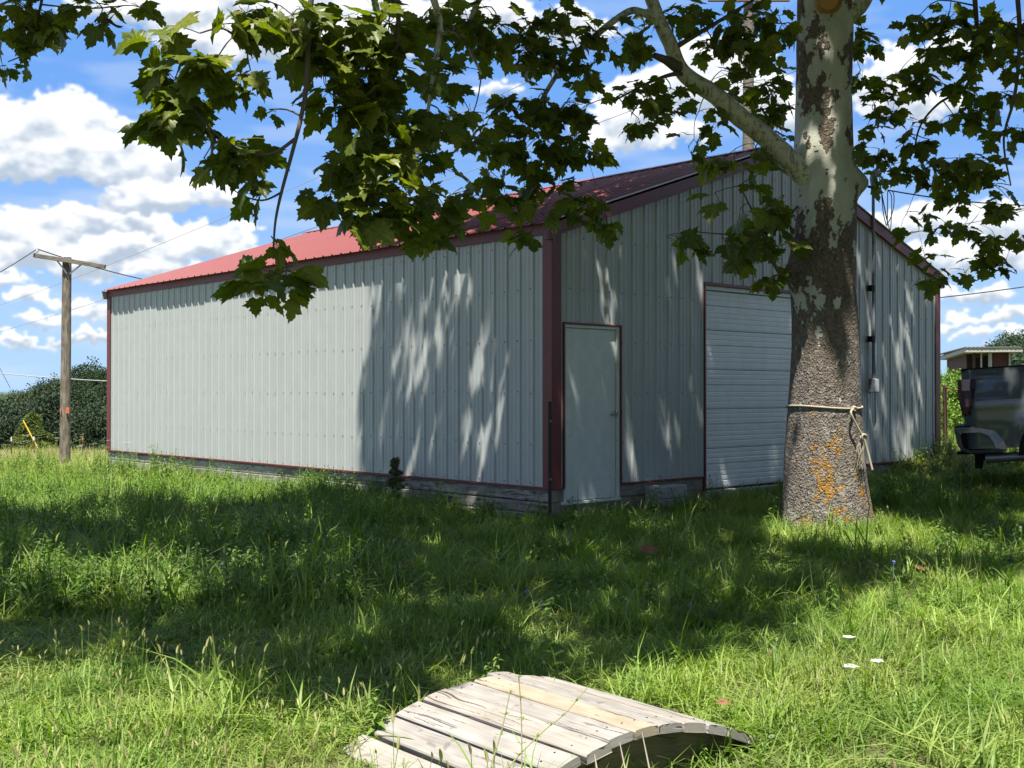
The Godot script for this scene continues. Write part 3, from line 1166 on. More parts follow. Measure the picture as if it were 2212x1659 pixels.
func build_shed():
	var k := at(2086, 752, 45.0)
	var g := lie(k.x, 45.0)
	var shed := thing("open_shed", "low brown shed with wide pale eaves beyond the truck", "shed", Vector3(k.x, g, -45.0), deg_to_rad(-15.6))
	var h := k.y - g
	# own axes: x along the front to the right, -z back; the roof overhangs 0.35 all round
	var st := new_st()
	bx(st, Vector3(0.0, h - 0.17, -0.03), Vector3(2.05, h, 0.0), 0.01)
	obj("fascia", st, M.shed_trim, shed)
	st = new_st()
	bx(st, Vector3(-0.03, h - 0.17, -11.0), Vector3(-0.001, h, 0.0), 0.01)
	obj("fascia", st, M.shed_trim, shed)
	st = new_st()
	bx(st, Vector3(0.0, h - 0.165, -11.0), Vector3(2.0, h - 0.13, -0.031), 0.0)
	obj("soffit", st, M.shed_trim, shed)
	st = new_st()
	var i := 0
	while i * 0.15 < 2.1:
		tube(st, [Vector3(i * 0.15, h + 0.015, 0.03), Vector3(i * 0.15, h + 0.12, -11.0)], [0.045, 0.045], 6)
		i += 1
	bx(st, Vector3(-0.04, h + 0.001, -11.0), Vector3(2.08, h + 0.02, 0.03))
	obj("roof", st, M.shed_roof, shed)
	st = new_st()
	bx(st, Vector3(1.05, -0.2, -0.50), Vector3(1.62, h - 0.17, -0.42), 0.01)
	obj("front_wall", st, M.shed_wall, shed)
	st = new_st()
	bx(st, Vector3(1.62, -0.2, -10.8), Vector3(1.70, h - 0.17, -0.42), 0.01)
	obj("side_wall", st, M.shed_wall, shed)
	st = new_st()
	bx(st, Vector3(0.25, -0.2, -10.8), Vector3(0.33, h - 0.17, -2.2), 0.01)
	obj("side_wall", st, M.shed_wall, shed)
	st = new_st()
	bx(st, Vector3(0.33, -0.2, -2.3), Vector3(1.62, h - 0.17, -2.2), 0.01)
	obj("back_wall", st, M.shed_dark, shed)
	for q in [[1.60, 0.07], [0.86, 0.14], [0.58, 0.06], [0.30, 0.09]]:
		st = new_st()
		bx(st, Vector3(q[0], -0.2, -0.41), Vector3(q[0] + q[1], h - 0.17, -0.33), 0.01)
		obj("post", st, M.shed_trim if q[1] != 0.09 else M.shed_wall, shed)
	st = new_st()
	bar(st, Vector3(0.32, h - 0.35, -0.40), Vector3(0.95, h - 0.22, -0.40), 0.07, 0.05, 0.004)
	obj("brace", st, M.shed_wall, shed)


# ---------------------------------------------------------------- poles and wires

func sag(a: Vector3, b: Vector3, drop: float, n := 14) -> Array:
	var out := []
	for i in n + 1:
		var t := float(i) / n
		out.append(a.lerp(b, t) - Vector3(0, drop * 4.0 * t * (1.0 - t), 0))
	return out


func wire(label: String, pts: Array, radius: float, m: Material):
	var st := new_st()
	tube(st, pts, steps_between(radius, radius, pts.size()), 6)
	var o := obj("overhead_wire", st, m)
	tag(o, label, "wire", "overhead wires")


func build_poles_and_wires():
	# the short pole with the cross arm
	var d := 27.0
	var base := at(140, 1000, d)
	base.y = lie(base.x, d)
	var pole := thing("utility_pole", "weathered wooden utility pole with a cross arm left of the barn", "pole", base)
	var top := at(144, 556, d) - base
	var st := new_st()
	var pts := []
	var rad := []
	for i in 25:
		var t := i / 24.0
		pts.append(Vector3(top.x * t, lerpf(-0.4, top.y, t), 0))
		rad.append(lerpf(0.125, 0.100, t))
	# the wood is split by a long check: a groove down the front
	var seg := 28
	for i in 24:
		for k in seg:
			for q in [[i, k], [i, k + 1], [i + 1, k + 1], [i, k], [i + 1, k + 1], [i + 1, k]]:
				var a: float = TAU * (q[1] % seg) / seg
				var groove := exp(-pow((wrapf(a - 1.75, -PI, PI)) / 0.16, 2.0)) * smoothstep(-0.4, 0.3, sin(q[0] * 0.37 + 1.0) + 0.5)
				var r: float = rad[q[0]] * (1.0 - 0.30 * groove + 0.035 * n_soft.get_noise_3d(cos(a) * 2.0, pts[q[0]].y * 0.4, sin(a) * 2.0))
				var n := Vector3(cos(a), 0, sin(a))
				st.set_normal(n)
				st.set_uv(Vector2(pts[q[0]].y, float(q[1]) / seg))
				st.add_vertex(pts[q[0]] + n * r)
	for k in seg:
		tri(st, pts[24], pts[24] + Vector3(cos(TAU * k / seg), 0, sin(TAU * k / seg)) * 0.098, pts[24] + Vector3(cos(TAU * (k + 1) / seg), 0, sin(TAU * (k + 1) / seg)) * 0.098, Vector3.UP)
	obj("post", st, M.pole, pole)
	st = new_st()
	bar(st, at(72, 551, d - 0.16) - base, at(227, 576, d - 0.16) - base, 0.10, 0.085, 0.008)
	obj("cross_arm", st, M.arm, pole)
	for q in [[122, 562, 144, 591], [174, 572, 149, 592]]:
		st = new_st()
		bar(st, at(q[0], q[1], d - 0.18) - base, at(q[2], q[3], d - 0.13) - base, 0.035, 0.012, 0.002)
		obj("brace", st, M.steel, pole)
	st = new_st()
	var ins := at(79, 545, d - 0.16) - base
	tube(st, [ins + Vector3(0, -0.03, 0), ins + Vector3(0, 0.015, 0), ins + Vector3(0, 0.02, 0), ins + Vector3(0, 0.04, 0), ins + Vector3(0, 0.05, 0), ins + Vector3(0, 0.075, 0), ins + Vector3(0, 0.085, 0)], [0.012, 0.012, 0.055, 0.05, 0.03, 0.032, 0.015], 12)
	obj("insulator", st, M.porcelain, pole)
	for q in [[146, 887, 0.085, 0.13], [131, 887, 0.03, 0.11]]:
		st = new_st()
		box(st, Transform3D(Basis(), at(q[0], q[1], d - 0.132) - base), Vector3(q[2], q[3], 0.012), 0.003)
		obj("orange_tag", st, M.orange, pole)
	# the tall pole behind
	var b2 := at(1612, 900, 30.0)
	b2.y = lie(b2.x, 30.0)
	var tall := thing("tall_pole", "tall grey wooden pole rising behind the barn roof and leaves", "pole", b2)
	st = new_st()
	tube(st, [Vector3(0, -0.3, 0), Vector3(0.05, 5, 0), Vector3(0.08, 11.8, 0)], [0.17, 0.155, 0.13], 14, true, Vector2.ZERO, Vector2(1, 1))
	obj("post", st, M.arm, tall)
	st = new_st()
	bar(st, Vector3(-1.0, 11.3, 0.17), Vector3(1.1, 11.3, 0.17), 0.11, 0.09, 0.008)
	obj("cross_arm", st, M.arm, tall)
	var head := b2 + Vector3(-0.9, 11.42, 0.17)
	var head2 := b2 + Vector3(0.05, 9.6, 0.15)
	wire("thin upper wire climbing across the clouds to the tall pole", sag(at(-180, 716, 75.0), head, 0.7, 30), 0.011, M.wire_pale)
	wire("thin lower wire climbing across the clouds to the tall pole", sag(at(-180, 766, 75.0), head2, 0.5, 30), 0.011, M.wire_pale)
	var it := base + ins + Vector3(0, 0.08, 0)
	wire("dark wire from the left edge up to the pole's insulator", sag(at(-220, 690, 24.0), it, 0.12), 0.012, M.wire)
	wire("dark twisted wire from the insulator along the cross arm to behind the roof", sag(it, at(560, 634, 36.0), 0.25, 22), 0.013, M.wire)
	wire("low pale wire crossing behind the utility pole to the barn's far corner", sag(at(-250, 776, 33.0), at(420, 829, 33.0), 0.15), 0.014, M.wire_pale)
	wire("steep thin wire at the far left edge above the wood", [at(-14, 770, 60.0), at(22, 838, 60.0)], 0.014, M.wire)
	wire("thick dark wire leaving the barn's right corner to the right", sag(at(1990, 647, 25.0), at(2420, 584, 25.0), 0.05), 0.014, M.wire)
	wire("thin wire from the right rake up into the leaves", sag(at(1922, 506, 18.2), at(2330, 418, 19.0), 0.1), 0.006, M.wire)
	build_mast()


func build_mast():
	var o := Vector3(0.461, 0, -13.4)
	var turn := Basis(Vector3.UP, deg_to_rad(42.53))
	var foot := o + turn * Vector3(6.93, 0, 0.075)
	var mast := thing("service_mast", "grey electrical conduit mast clamped to the gable wall", "conduit", foot, deg_to_rad(42.53))
	var st := new_st()
	tube(st, [Vector3(0, 1.78, 0), Vector3(0, 2.36, 0), Vector3(0, 2.37, 0), Vector3(0, 4.72, 0)], [0.027, 0.027, 0.024, 0.024], 14)
	obj("pipe", st, M.conduit, mast)
	st = new_st()
	tube(st, [Vector3(0, 1.72, 0), Vector3(0, 1.79, 0)], [0.034, 0.034], 14)
	tube(st, [Vector3(0, 2.34, 0), Vector3(0, 2.39, 0)], [0.033, 0.033], 14)
	obj("coupling", st, M.conduit, mast)
	for y in [2.33, 3.12]:
		st = new_st()
		bx(st, Vector3(-0.10, y - 0.045, -0.055), Vector3(0.0, y + 0.045, 0.03), 0.006)
		obj("clamp", st, M.black, mast)
	st = new_st()
	bx(st, Vector3(-0.055, 1.50, -0.055), Vector3(0.055, 1.72, 0.055), 0.012)
	obj("junction_box", st, M.conduit, mast)
	st = new_st()
	bx(st, Vector3(-0.050, 1.512, 0.056), Vector3(0.050, 1.708, 0.066), 0.008)
	obj("box_cover", st, M.rake_cap, mast)
	st = new_st()
	tube(st, [Vector3(-0.16, 1.515, -0.02), Vector3(-0.055, 1.515, -0.02)], [0.013, 0.013], 8)
	obj("stub_pipe", st, M.conduit, mast)
	st = new_st()
	tube(st, curve([Vector3(0, 4.70, 0), Vector3(0.0, 4.80, 0.0), Vector3(0.03, 4.90, 0.01), Vector3(0.09, 4.93, 0.02), Vector3(0.14, 4.88, 0.03)], 4), [0.03, 0.034, 0.04, 0.045, 0.052, 0.056, 0.06, 0.062, 0.064, 0.066, 0.066, 0.064, 0.06, 0.056, 0.05, 0.04, 0.03], 14)
	obj("weatherhead", st, M.conduit, mast)
	st = new_st()
	bx(st, Vector3(-0.14, 4.67, -0.02), Vector3(0.16, 4.705, 0.02), 0.006)
	obj("bracket", st, M.black, mast)
	var k := 0
	for e in [[0.26, 4.12, 0.34, 4.62], [0.36, 4.06, 0.46, 4.60], [0.30, 4.18, 0.52, 4.66]]:
		st = new_st()
		tube(st, curve([Vector3(0.13, 4.86, 0.03), Vector3(0.17, 4.66, 0.04), Vector3(e[0] - 0.05, e[1] + 0.2, 0.05), Vector3(e[0] + 0.06, e[1], 0.05), Vector3(e[2], (e[1] + e[3]) * 0.5, 0.05), Vector3(e[2] + 0.02, e[3], 0.04), Vector3(0.44, 4.70, 0.0)], 5), steps_between(0.008, 0.008, 31), 6)
		obj("cable_loop", st, M.wire, mast)
		k += 1
	wire("dark service cable running from the conduit mast off to the right", sag(foot + turn * Vector3(0.44, 4.70, 0.0), at(2420, 440, 19.0), 0.12), 0.011, M.wire)


# ---------------------------------------------------------------- pickup truck
# own axes: x forward from the tailgate, z toward the near side

func arch_low(x: float, cx: float, r: float, floor_y: float) -> float:
	if absf(x - cx) < r:
		return maxf(floor_y, 0.43 + sqrt(r * r - (x - cx) * (x - cx)))
	return floor_y


func side_z(y: float) -> float:
	# how far the body side stands out at that height: a shoulder line, then it tucks in
	return 0.030 * smoothstep(0.55, 0.95, y) - 0.075 * smoothstep(1.05, 1.58, y) - 0.05 * smoothstep(1.52, 1.60, y) + 0.012 * exp(-pow((y - 1.12) / 0.07, 2.0))


func body_side(x0: float, x1: float, top: float, floor_y: float, z0: float, sgn: float, cx: float) -> SurfaceTool:
	var st := new_st()
	var nx := int((x1 - x0) / 0.035)
	var ny := 18
	var p := func(i: int, j: int) -> Vector3:
		var x := lerpf(x0, x1, float(i) / nx)
		var lo := arch_low(x, cx, 0.535, floor_y)
		var t := float(j) / ny
		var y := lerpf(lo, top, t)
		var tail := 0.09 * pow(clampf(1.0 - (x - x0) / 0.16, 0, 1), 2.0)
		var swell := 0.035 * exp(-pow((Vector2(x - cx, (y - 0.43)).length() - 0.60) / 0.13, 2.0))
		return Vector3(x, y, sgn * (z0 + side_z(y) + swell - tail))
	for i in nx:
		for j in ny:
			for q in ([[0, 0], [1, 1], [1, 0], [0, 0], [0, 1], [1, 1]] if sgn > 0.0 else [[0, 0], [1, 0], [1, 1], [0, 0], [1, 1], [0, 1]]):
				var ii: int = i + q[0]
				var jj: int = j + q[1]
				var dx: Vector3 = p.call(mini(ii + 1, nx), jj) - p.call(maxi(ii - 1, 0), jj)
				var dy: Vector3 = p.call(ii, mini(jj + 1, ny)) - p.call(ii, maxi(jj - 1, 0))
				var n := dx.cross(dy).normalized()
				if n.z * sgn < 0.0:
					n = -n
				st.set_normal(n)
				st.add_vertex(p.call(ii, jj))
	return st


func build_truck():
	var a := at(2092, 900, 15.0)
	var g := 0.235
	var truck := thing("pickup_truck", "dark grey pickup truck seen from its tail end at the right edge", "truck", Vector3(a.x, g, -15.0), deg_to_rad(-25.0))
	truck.rotation.z = deg_to_rad(3.6)
	var wid := 2.02
	var cx := 1.24
	var top := 1.555
	for s in [1.0, -1.0]:
		var o := obj("bed_side", body_side(0.0, 2.05, top, 0.53, 0.0 if s > 0 else wid, s, cx), M.paint, truck)
		o.set_meta("label", "glossy dark grey bed side")
	var st := new_st()
	bx(st, Vector3(0.02, 0.72, -wid + 0.06), Vector3(0.07, top - 0.005, -0.13), 0.02)
	obj("tailgate", st, M.paint, truck)
	for z in [[-0.10, -0.215], [-wid + 0.10, -wid + 0.215]]:
		st = new_st()
		bx(st, Vector3(-0.005, top - 0.012, z[0]), Vector3(2.05, top + 0.022, z[1]), 0.012)
		obj("rail_cap", st, M.black, truck)
	st = new_st()
	bx(st, Vector3(0.08, 0.80, -wid + 0.14), Vector3(2.03, 0.86, -0.14))
	obj("bed_floor", st, M.black, truck)
	# tail lamp: wraps the corner, wide above and narrow below
	var lamp := Node3D.new()
	lamp.name = "tail_lamp"
	truck.add_child(lamp)
	var shape := [[1.435, -0.075, 0.385], [1.40, -0.085, 0.375], [1.30, -0.085, 0.350], [1.18, -0.075, 0.300], [1.08, -0.055, 0.245], [0.985, -0.030, 0.175], [0.955, -0.020, 0.12]]
	var rows := [["lamp_housing", 0, 6, 0.0, 1.0, 0.000, "lens_dark"], ["red_lens", 0, 6, 0.03, 0.42, 0.008, "lens_red"], ["red_lens", 2, 5, 0.40, 0.80, 0.007, "lens_red"], ["clear_lens", 0, 1, 0.22, 0.72, 0.014, "lens_clear"], ["clear_lens", 1, 2, 0.24, 0.70, 0.014, "lens_clear"]]
	for rw in rows:
		st = new_st()
		for i in range(rw[1], rw[2]):
			var n := 10
			for k in n:
				var q := []
				for e in [[i, k], [i + 1, k], [i + 1, k + 1], [i, k + 1]]:
					var row: Array = shape[e[0]]
					var f: float = lerpf(rw[3], rw[4], float(e[1]) / n)
					var x: float = lerpf(row[1] * 0.6, row[2] * 0.46, f)
					var yy: float = row[0] - (0.012 if rw[0] == "clear_lens" and e[0] == rw[2] else 0.0)
					var tail: float = 0.11 * pow(clampf(1.0 - (x + 0.09) / 0.20, 0, 1), 2.0)
					q.append(Vector3(x, yy, side_z(yy) + 0.012 + rw[5] - tail))
				quad(st, q[0], q[1], q[2], q[3], Vector3(-0.3, 0, 1))
		obj(rw[0], st, M[rw[6]], lamp)
	# bumper: a wrapped corner with a step pocket
	var bump := Node3D.new()
	bump.name = "rear_bumper"
	truck.add_child(bump)
	st = new_st()
	var outer := [[-0.13, 0.80], [-0.10, 0.815], [0.22, 0.82], [0.36, 0.76], [0.46, 0.62], [0.50, 0.50], [0.42, 0.475], [0.05, 0.475], [-0.06, 0.52], [-0.10, 0.60], [-0.12, 0.76]]
	var inner := [[-0.06, 0.735], [-0.05, 0.742], [0.18, 0.745], [0.28, 0.70], [0.34, 0.61], [0.36, 0.535], [0.32, 0.52], [0.06, 0.515], [-0.02, 0.55], [-0.04, 0.61], [-0.05, 0.70]]
	for i in outer.size():
		var j := (i + 1) % outer.size()
		var oa := Vector3(outer[i][0], outer[i][1], 0.015)
		var ob := Vector3(outer[j][0], outer[j][1], 0.015)
		var ia := Vector3(inner[i][0], inner[i][1], 0.030)
		var ib := Vector3(inner[j][0], inner[j][1], 0.030)
		quad(st, oa, ob, ib, ia, Vector3(0, 0, 1))
		quad(st, ia, ib, ib + Vector3(0, 0, -0.09), ia + Vector3(0, 0, -0.09), Vector3(0.15, 0.62, 0) - ia)
		quad(st, oa, ob, ob + Vector3(0.02, 0, -wid - 0.03), oa + Vector3(0.02, 0, -wid - 0.03), oa - Vector3(0.15, 0.62, 0))
	obj("bumper_shell", st, M.paint, bump)
	st = new_st()
	bx(st, Vector3(-0.05, 0.50, -0.10), Vector3(0.36, 0.76, -0.058))
	obj("step_pocket", st, M.black, bump)
	st = new_st()
	bx(st, Vector3(-0.128, 0.812, -wid + 0.04), Vector3(0.25, 0.832, 0.0), 0.008)
	obj("step_pad", st, M.black, bump)
	st = new_st()
	bx(st, Vector3(-0.118, 0.462, -wid + 0.2), Vector3(0.22, 0.50, -0.02), 0.015)
	obj("lower_valance", st, M.black, bump)
	# the arch flare
	st = new_st()
	var flare := []
	for i in 25:
		var t := PI * i / 24.0
		flare.append([cx + cos(t), 0.43 + sin(t)])
	for i in 24:
		for w in [[0.525, 0.60, 0.052, 0.062], [0.60, 0.618, 0.062, 0.030], [0.50, 0.525, -0.05, 0.052]]:
			var pa := Vector3(cx + (flare[i][0] - cx) * w[0], 0.43 + (flare[i][1] - 0.43) * w[0], w[2])
			var pb := Vector3(cx + (flare[i][0] - cx) * w[1], 0.43 + (flare[i][1] - 0.43) * w[1], w[3])
			var pc := Vector3(cx + (flare[i + 1][0] - cx) * w[1], 0.43 + (flare[i + 1][1] - 0.43) * w[1], w[3])
			var pd := Vector3(cx + (flare[i + 1][0] - cx) * w[0], 0.43 + (flare[i + 1][1] - 0.43) * w[0], w[2])
			quad(st, pa, pb, pc, pd, Vector3(0, 0, 1))
	obj("wheel_arch_flare", st, M.black, truck)
	# inner arch, so that one does not look through
	st = new_st()
	for i in 24:
		var pa := Vector3(cx + (flare[i][0] - cx) * 0.55, 0.43 + (flare[i][1] - 0.43) * 0.55, 0.03)
		var pd := Vector3(cx + (flare[i + 1][0] - cx) * 0.55, 0.43 + (flare[i + 1][1] - 0.43) * 0.55, 0.03)
		quad(st, pa, pa + Vector3(0, 0, -0.42), pd + Vector3(0, 0, -0.42), pd, Vector3(cx, 0.43, 0) - pa)
		tri(st, Vector3(cx, 0.43, -0.39), pa + Vector3(0, 0, -0.42), pd + Vector3(0, 0, -0.42), Vector3(0, 0, 1))
	obj("wheel_well", st, M.black, truck)
	st = new_st()
	bx(st, Vector3(0.30, 0.56, -wid + 0.25), Vector3(5.5, 0.70, -0.25), 0.02)
	obj("chassis_frame", st, M.black, truck)
	st = new_st()
	tube(st, curve([Vector3(0.22, 0.40, -0.14), Vector3(0.55, 0.405, -0.15), Vector3(0.95, 0.41, -0.20), Vector3(1.3, 0.46, -0.5)], 5), steps_between(0.066, 0.05, 16), 16)
	obj("exhaust_pipe", st, M.steel, truck)
	st = new_st()
	bx(st, Vector3(0.10, 0.33, -wid * 0.5 - 0.06), Vector3(0.40, 0.47, -wid * 0.5 + 0.06), 0.01)
	obj("hitch_receiver", st, M.black, truck)
	st = new_st()
	tube(st, [Vector3(0.12, 0.26, -0.35), Vector3(0.14, 0.46, -0.35)], [0.05, 0.06], 10)
	obj("tow_hitch", st, M.black, truck)
	for w in [[cx, -0.17], [cx, -wid + 0.17], [4.95, -0.17], [4.95, -wid + 0.17]]:
		var wheel := Node3D.new()
		wheel.name = "wheel"
		truck.add_child(wheel, true)
		wheel.position = Vector3(w[0], 0.43, w[1])
		st = new_st()
		var prof := [[-0.13, 0.26], [-0.145, 0.33], [-0.14, 0.40], [-0.11, 0.425], [0.0, 0.43], [0.11, 0.425], [0.14, 0.40], [0.145, 0.33], [0.13, 0.26]]
		tube(st, prof.map(func(e): return Vector3(0, 0, e[0])), prof.map(func(e): return e[1]), 40)
		obj("tyre", st, M.rubber, wheel)
		st = new_st()
		for sg in [-1.0, 1.0]:
			for k in 6:
				var t := TAU * k / 6.0
				bar(st, Vector3(0, 0, sg * 0.135), Vector3(cos(t) * 0.25, sin(t) * 0.25, sg * 0.138), 0.03, 0.07, 0.01, Vector3(0, 0, 1))
		tube(st, [Vector3(0, 0, -0.142), Vector3(0, 0, 0.142)], [0.06, 0.06], 14)
		obj("rim", st, M.steel, wheel)
	# cab and bonnet go on outside the picture
	st = new_st()
	for e in [[Vector3(2.08, 0.60, -wid + 0.02), Vector3(4.55, 1.22, -0.02)], [Vector3(4.55, 0.62, -wid + 0.04), Vector3(6.15, 1.28, -0.04)]]:
		bx(st, e[0], e[1], 0.05)
	obj("cab_body", st, M.paint, truck)
	st = new_st()
	var c0 := [[2.15, 1.22], [4.5, 1.22], [3.85, 1.86], [2.30, 1.88]]
	for s in [[-0.06, -0.20], [-wid + 0.06, -wid + 0.20]]:
		var q := []
		for i in 4:
			q.append(Vector3(c0[i][0], c0[i][1], s[0] if i < 2 else s[1]))
		quad(st, q[0], q[1], q[2], q[3], Vector3(0, 0, s[0] + wid * 0.5))
	quad(st, Vector3(2.15, 1.22, -0.06), Vector3(2.15, 1.22, -wid + 0.06), Vector3(2.30, 1.88, -wid + 0.20), Vector3(2.30, 1.88, -0.20), Vector3(-1, 0, 0))
	quad(st, Vector3(4.5, 1.22, -0.06), Vector3(4.5, 1.22, -wid + 0.06), Vector3(3.85, 1.86, -wid + 0.20), Vector3(3.85, 1.86, -0.20), Vector3(1, 0.5, 0))
	obj("cab_windows", st, M.glass, truck)
	st = new_st()
	bx(st, Vector3(2.28, 1.87, -wid + 0.18), Vector3(3.87, 1.92, -0.18), 0.02)
	obj("cab_roof", st, M.paint, truck)


# ---------------------------------------------------------------- the plank bridge

const BR := Vector2(0.485, 4.646)
const BR_T := Vector2(0.768, 0.640)


func bridge_point(along: float, across: float, lift := 0.0) -> Vector3:
	# along: the way one walks over it; across: 0 at the right-hand ends of the planks, 1.06 at the left
	var q := BR + BR_T * along - Vector2(BR_T.y, -BR_T.x) * across
	return Vector3(q.x, 0.148 + 0.037 * along - 0.345 * along * along + lift, -q.y)


func build_bridge():
	var br := thing("plank_bridge", "small arched footbridge of weathered grey planks in the foreground grass", "bridge", Vector3(BR.x, -0.05, -BR.y))
	var o := br.position
	var w := 0.142
	for i in range(-5, 6):
		var a := i * w + w * 0.5
		var st := new_st()
		var j0 := rng.randf_range(-0.012, 0.012)
		var j1 := rng.randf_range(-0.016, 0.016)
		if i == 1:
			j1 += 0.07
		var th := rng.randf_range(-0.008, 0.008)
		var p := bridge_point(a, j0 - 0.01, -0.019) - o
		var q := bridge_point(a, 1.056 + j1, -0.019 + rng.randf_range(-0.004, 0.006)) - o
		var tilt := (bridge_point(a + 0.07, 0) - bridge_point(a - 0.07, 0)).normalized()
		var x := (q - p).normalized()
		var y := tilt.cross(x).normalized()
		if y.y < 0:
			y = -y
		var n := 7
		# a board that cups and waves a little along its length
		var b := Basis(x, y, x.cross(y))
		var ln := p.distance_to(q)
		var hw := (w - rng.randf_range(0.006, 0.012)) * 0.5
		var ua := Vector2(rng.randf() * 7.0, rng.randf() * 2.0)
		var sect := [[-hw, -0.019], [-hw, 0.012], [-hw + 0.006, 0.018], [-hw * 0.4, 0.0205], [hw * 0.4, 0.0205], [hw - 0.006, 0.018], [hw, 0.012], [hw, -0.019]]
		for k in n:
			for e in sect.size():
				var e2 := (e + 1) % sect.size()
				var v := []
				for c in [[k, e], [k + 1, e], [k + 1, e2], [k, e2]]:
					var t := float(c[0]) / n
					var wob := 0.004 * n_soft.get_noise_2d(t * 2.0 + i * 13.0, 4.0)
					var trim := 0.012 * n_soft.get_noise_2d(c[1] * 1.7, i * 5.0) if c[0] == 0 or c[0] == n else 0.0
					v.append(p + b * Vector3(t * ln + trim, sect[c[1]][1] + wob, sect[c[1]][0]))
				var ve := [sect[e][0] * 1.0 + sect[e][1], sect[e2][0] + sect[e2][1]]
				quad(st, v[0], v[1], v[2], v[3], b * Vector3(0, (sect[e][1] + sect[e2][1]), (sect[e][0] + sect[e2][0])), ua + Vector2(float(k) / n * ln, ve[0]), ua + Vector2(float(k + 1) / n * ln, ve[0]), ua + Vector2(float(k + 1) / n * ln, ve[1]), ua + Vector2(float(k) / n * ln, ve[1]))
		for s in [[0.0, -1.0], [ln, 1.0]]:
			for e in range(1, sect.size() - 1):
				tri(st, p + b * Vector3(s[0], sect[0][1], sect[0][0]), p + b * Vector3(s[0], sect[e][1], sect[e][0]), p + b * Vector3(s[0], sect[e + 1][1], sect[e + 1][0]), b.x * s[1], ua, ua + Vector2(0.02, 0.03), ua + Vector2(0.03, 0.01))
		obj("plank", st, M.deck[[0, 1, 3, 0, 3, 2, 1, 0, 3, 1, 0][i + 5]], br)
		st = new_st()
		for f in [0.10, 0.95]:
			for s in [-0.035, 0.035]:
				var c := p + b * Vector3(f * ln, 0.0195, s + rng.randf_range(-0.008, 0.008))
				tube(st, [c, c + y * 0.003], [0.0045, 0.004], 7)
		obj("nail_heads", st, M.iron, br).set_meta("kind", "stuff")
	# curved side boards under the plank ends
	for ac in [0.10, 0.92]:
		var st := new_st()
		var n := 16
		for k in n:
			var a0 := lerpf(-0.72, 0.86, float(k) / n)
			var a1 := lerpf(-0.72, 0.86, float(k + 1) / n)
			var u0 := bridge_point(a0, ac, -0.041) - o
			var u1 := bridge_point(a1, ac, -0.041) - o
			var d0 := Vector3(u0.x, minf(u0.y - 0.03, -0.16), u0.z)
			var d1 := Vector3(u1.x, minf(u1.y - 0.03, -0.16), u1.z)
			var out := (bridge_point(0, -1) - bridge_point(0, 0)).normalized()
			quad(st, u0, u1, d1, d0, out, Vector2(a0, 0), Vector2(a1, 0), Vector2(a1, 0.25), Vector2(a0, 0.25))
			quad(st, u0 - out * 0.04, u1 - out * 0.04, d1 - out * 0.04, d0 - out * 0.04, -out, Vector2(a0, 0), Vector2(a1, 0), Vector2(a1, 0.25), Vector2(a0, 0.25))
			quad(st, u0, u1, u1 - out * 0.04, u0 - out * 0.04, Vector3.UP, Vector2(a0, 0), Vector2(a1, 0), Vector2(a1, 0.04), Vector2(a0, 0.04))
		obj("side_board", st, M.stringer, br)


# ---------------------------------------------------------------- small things

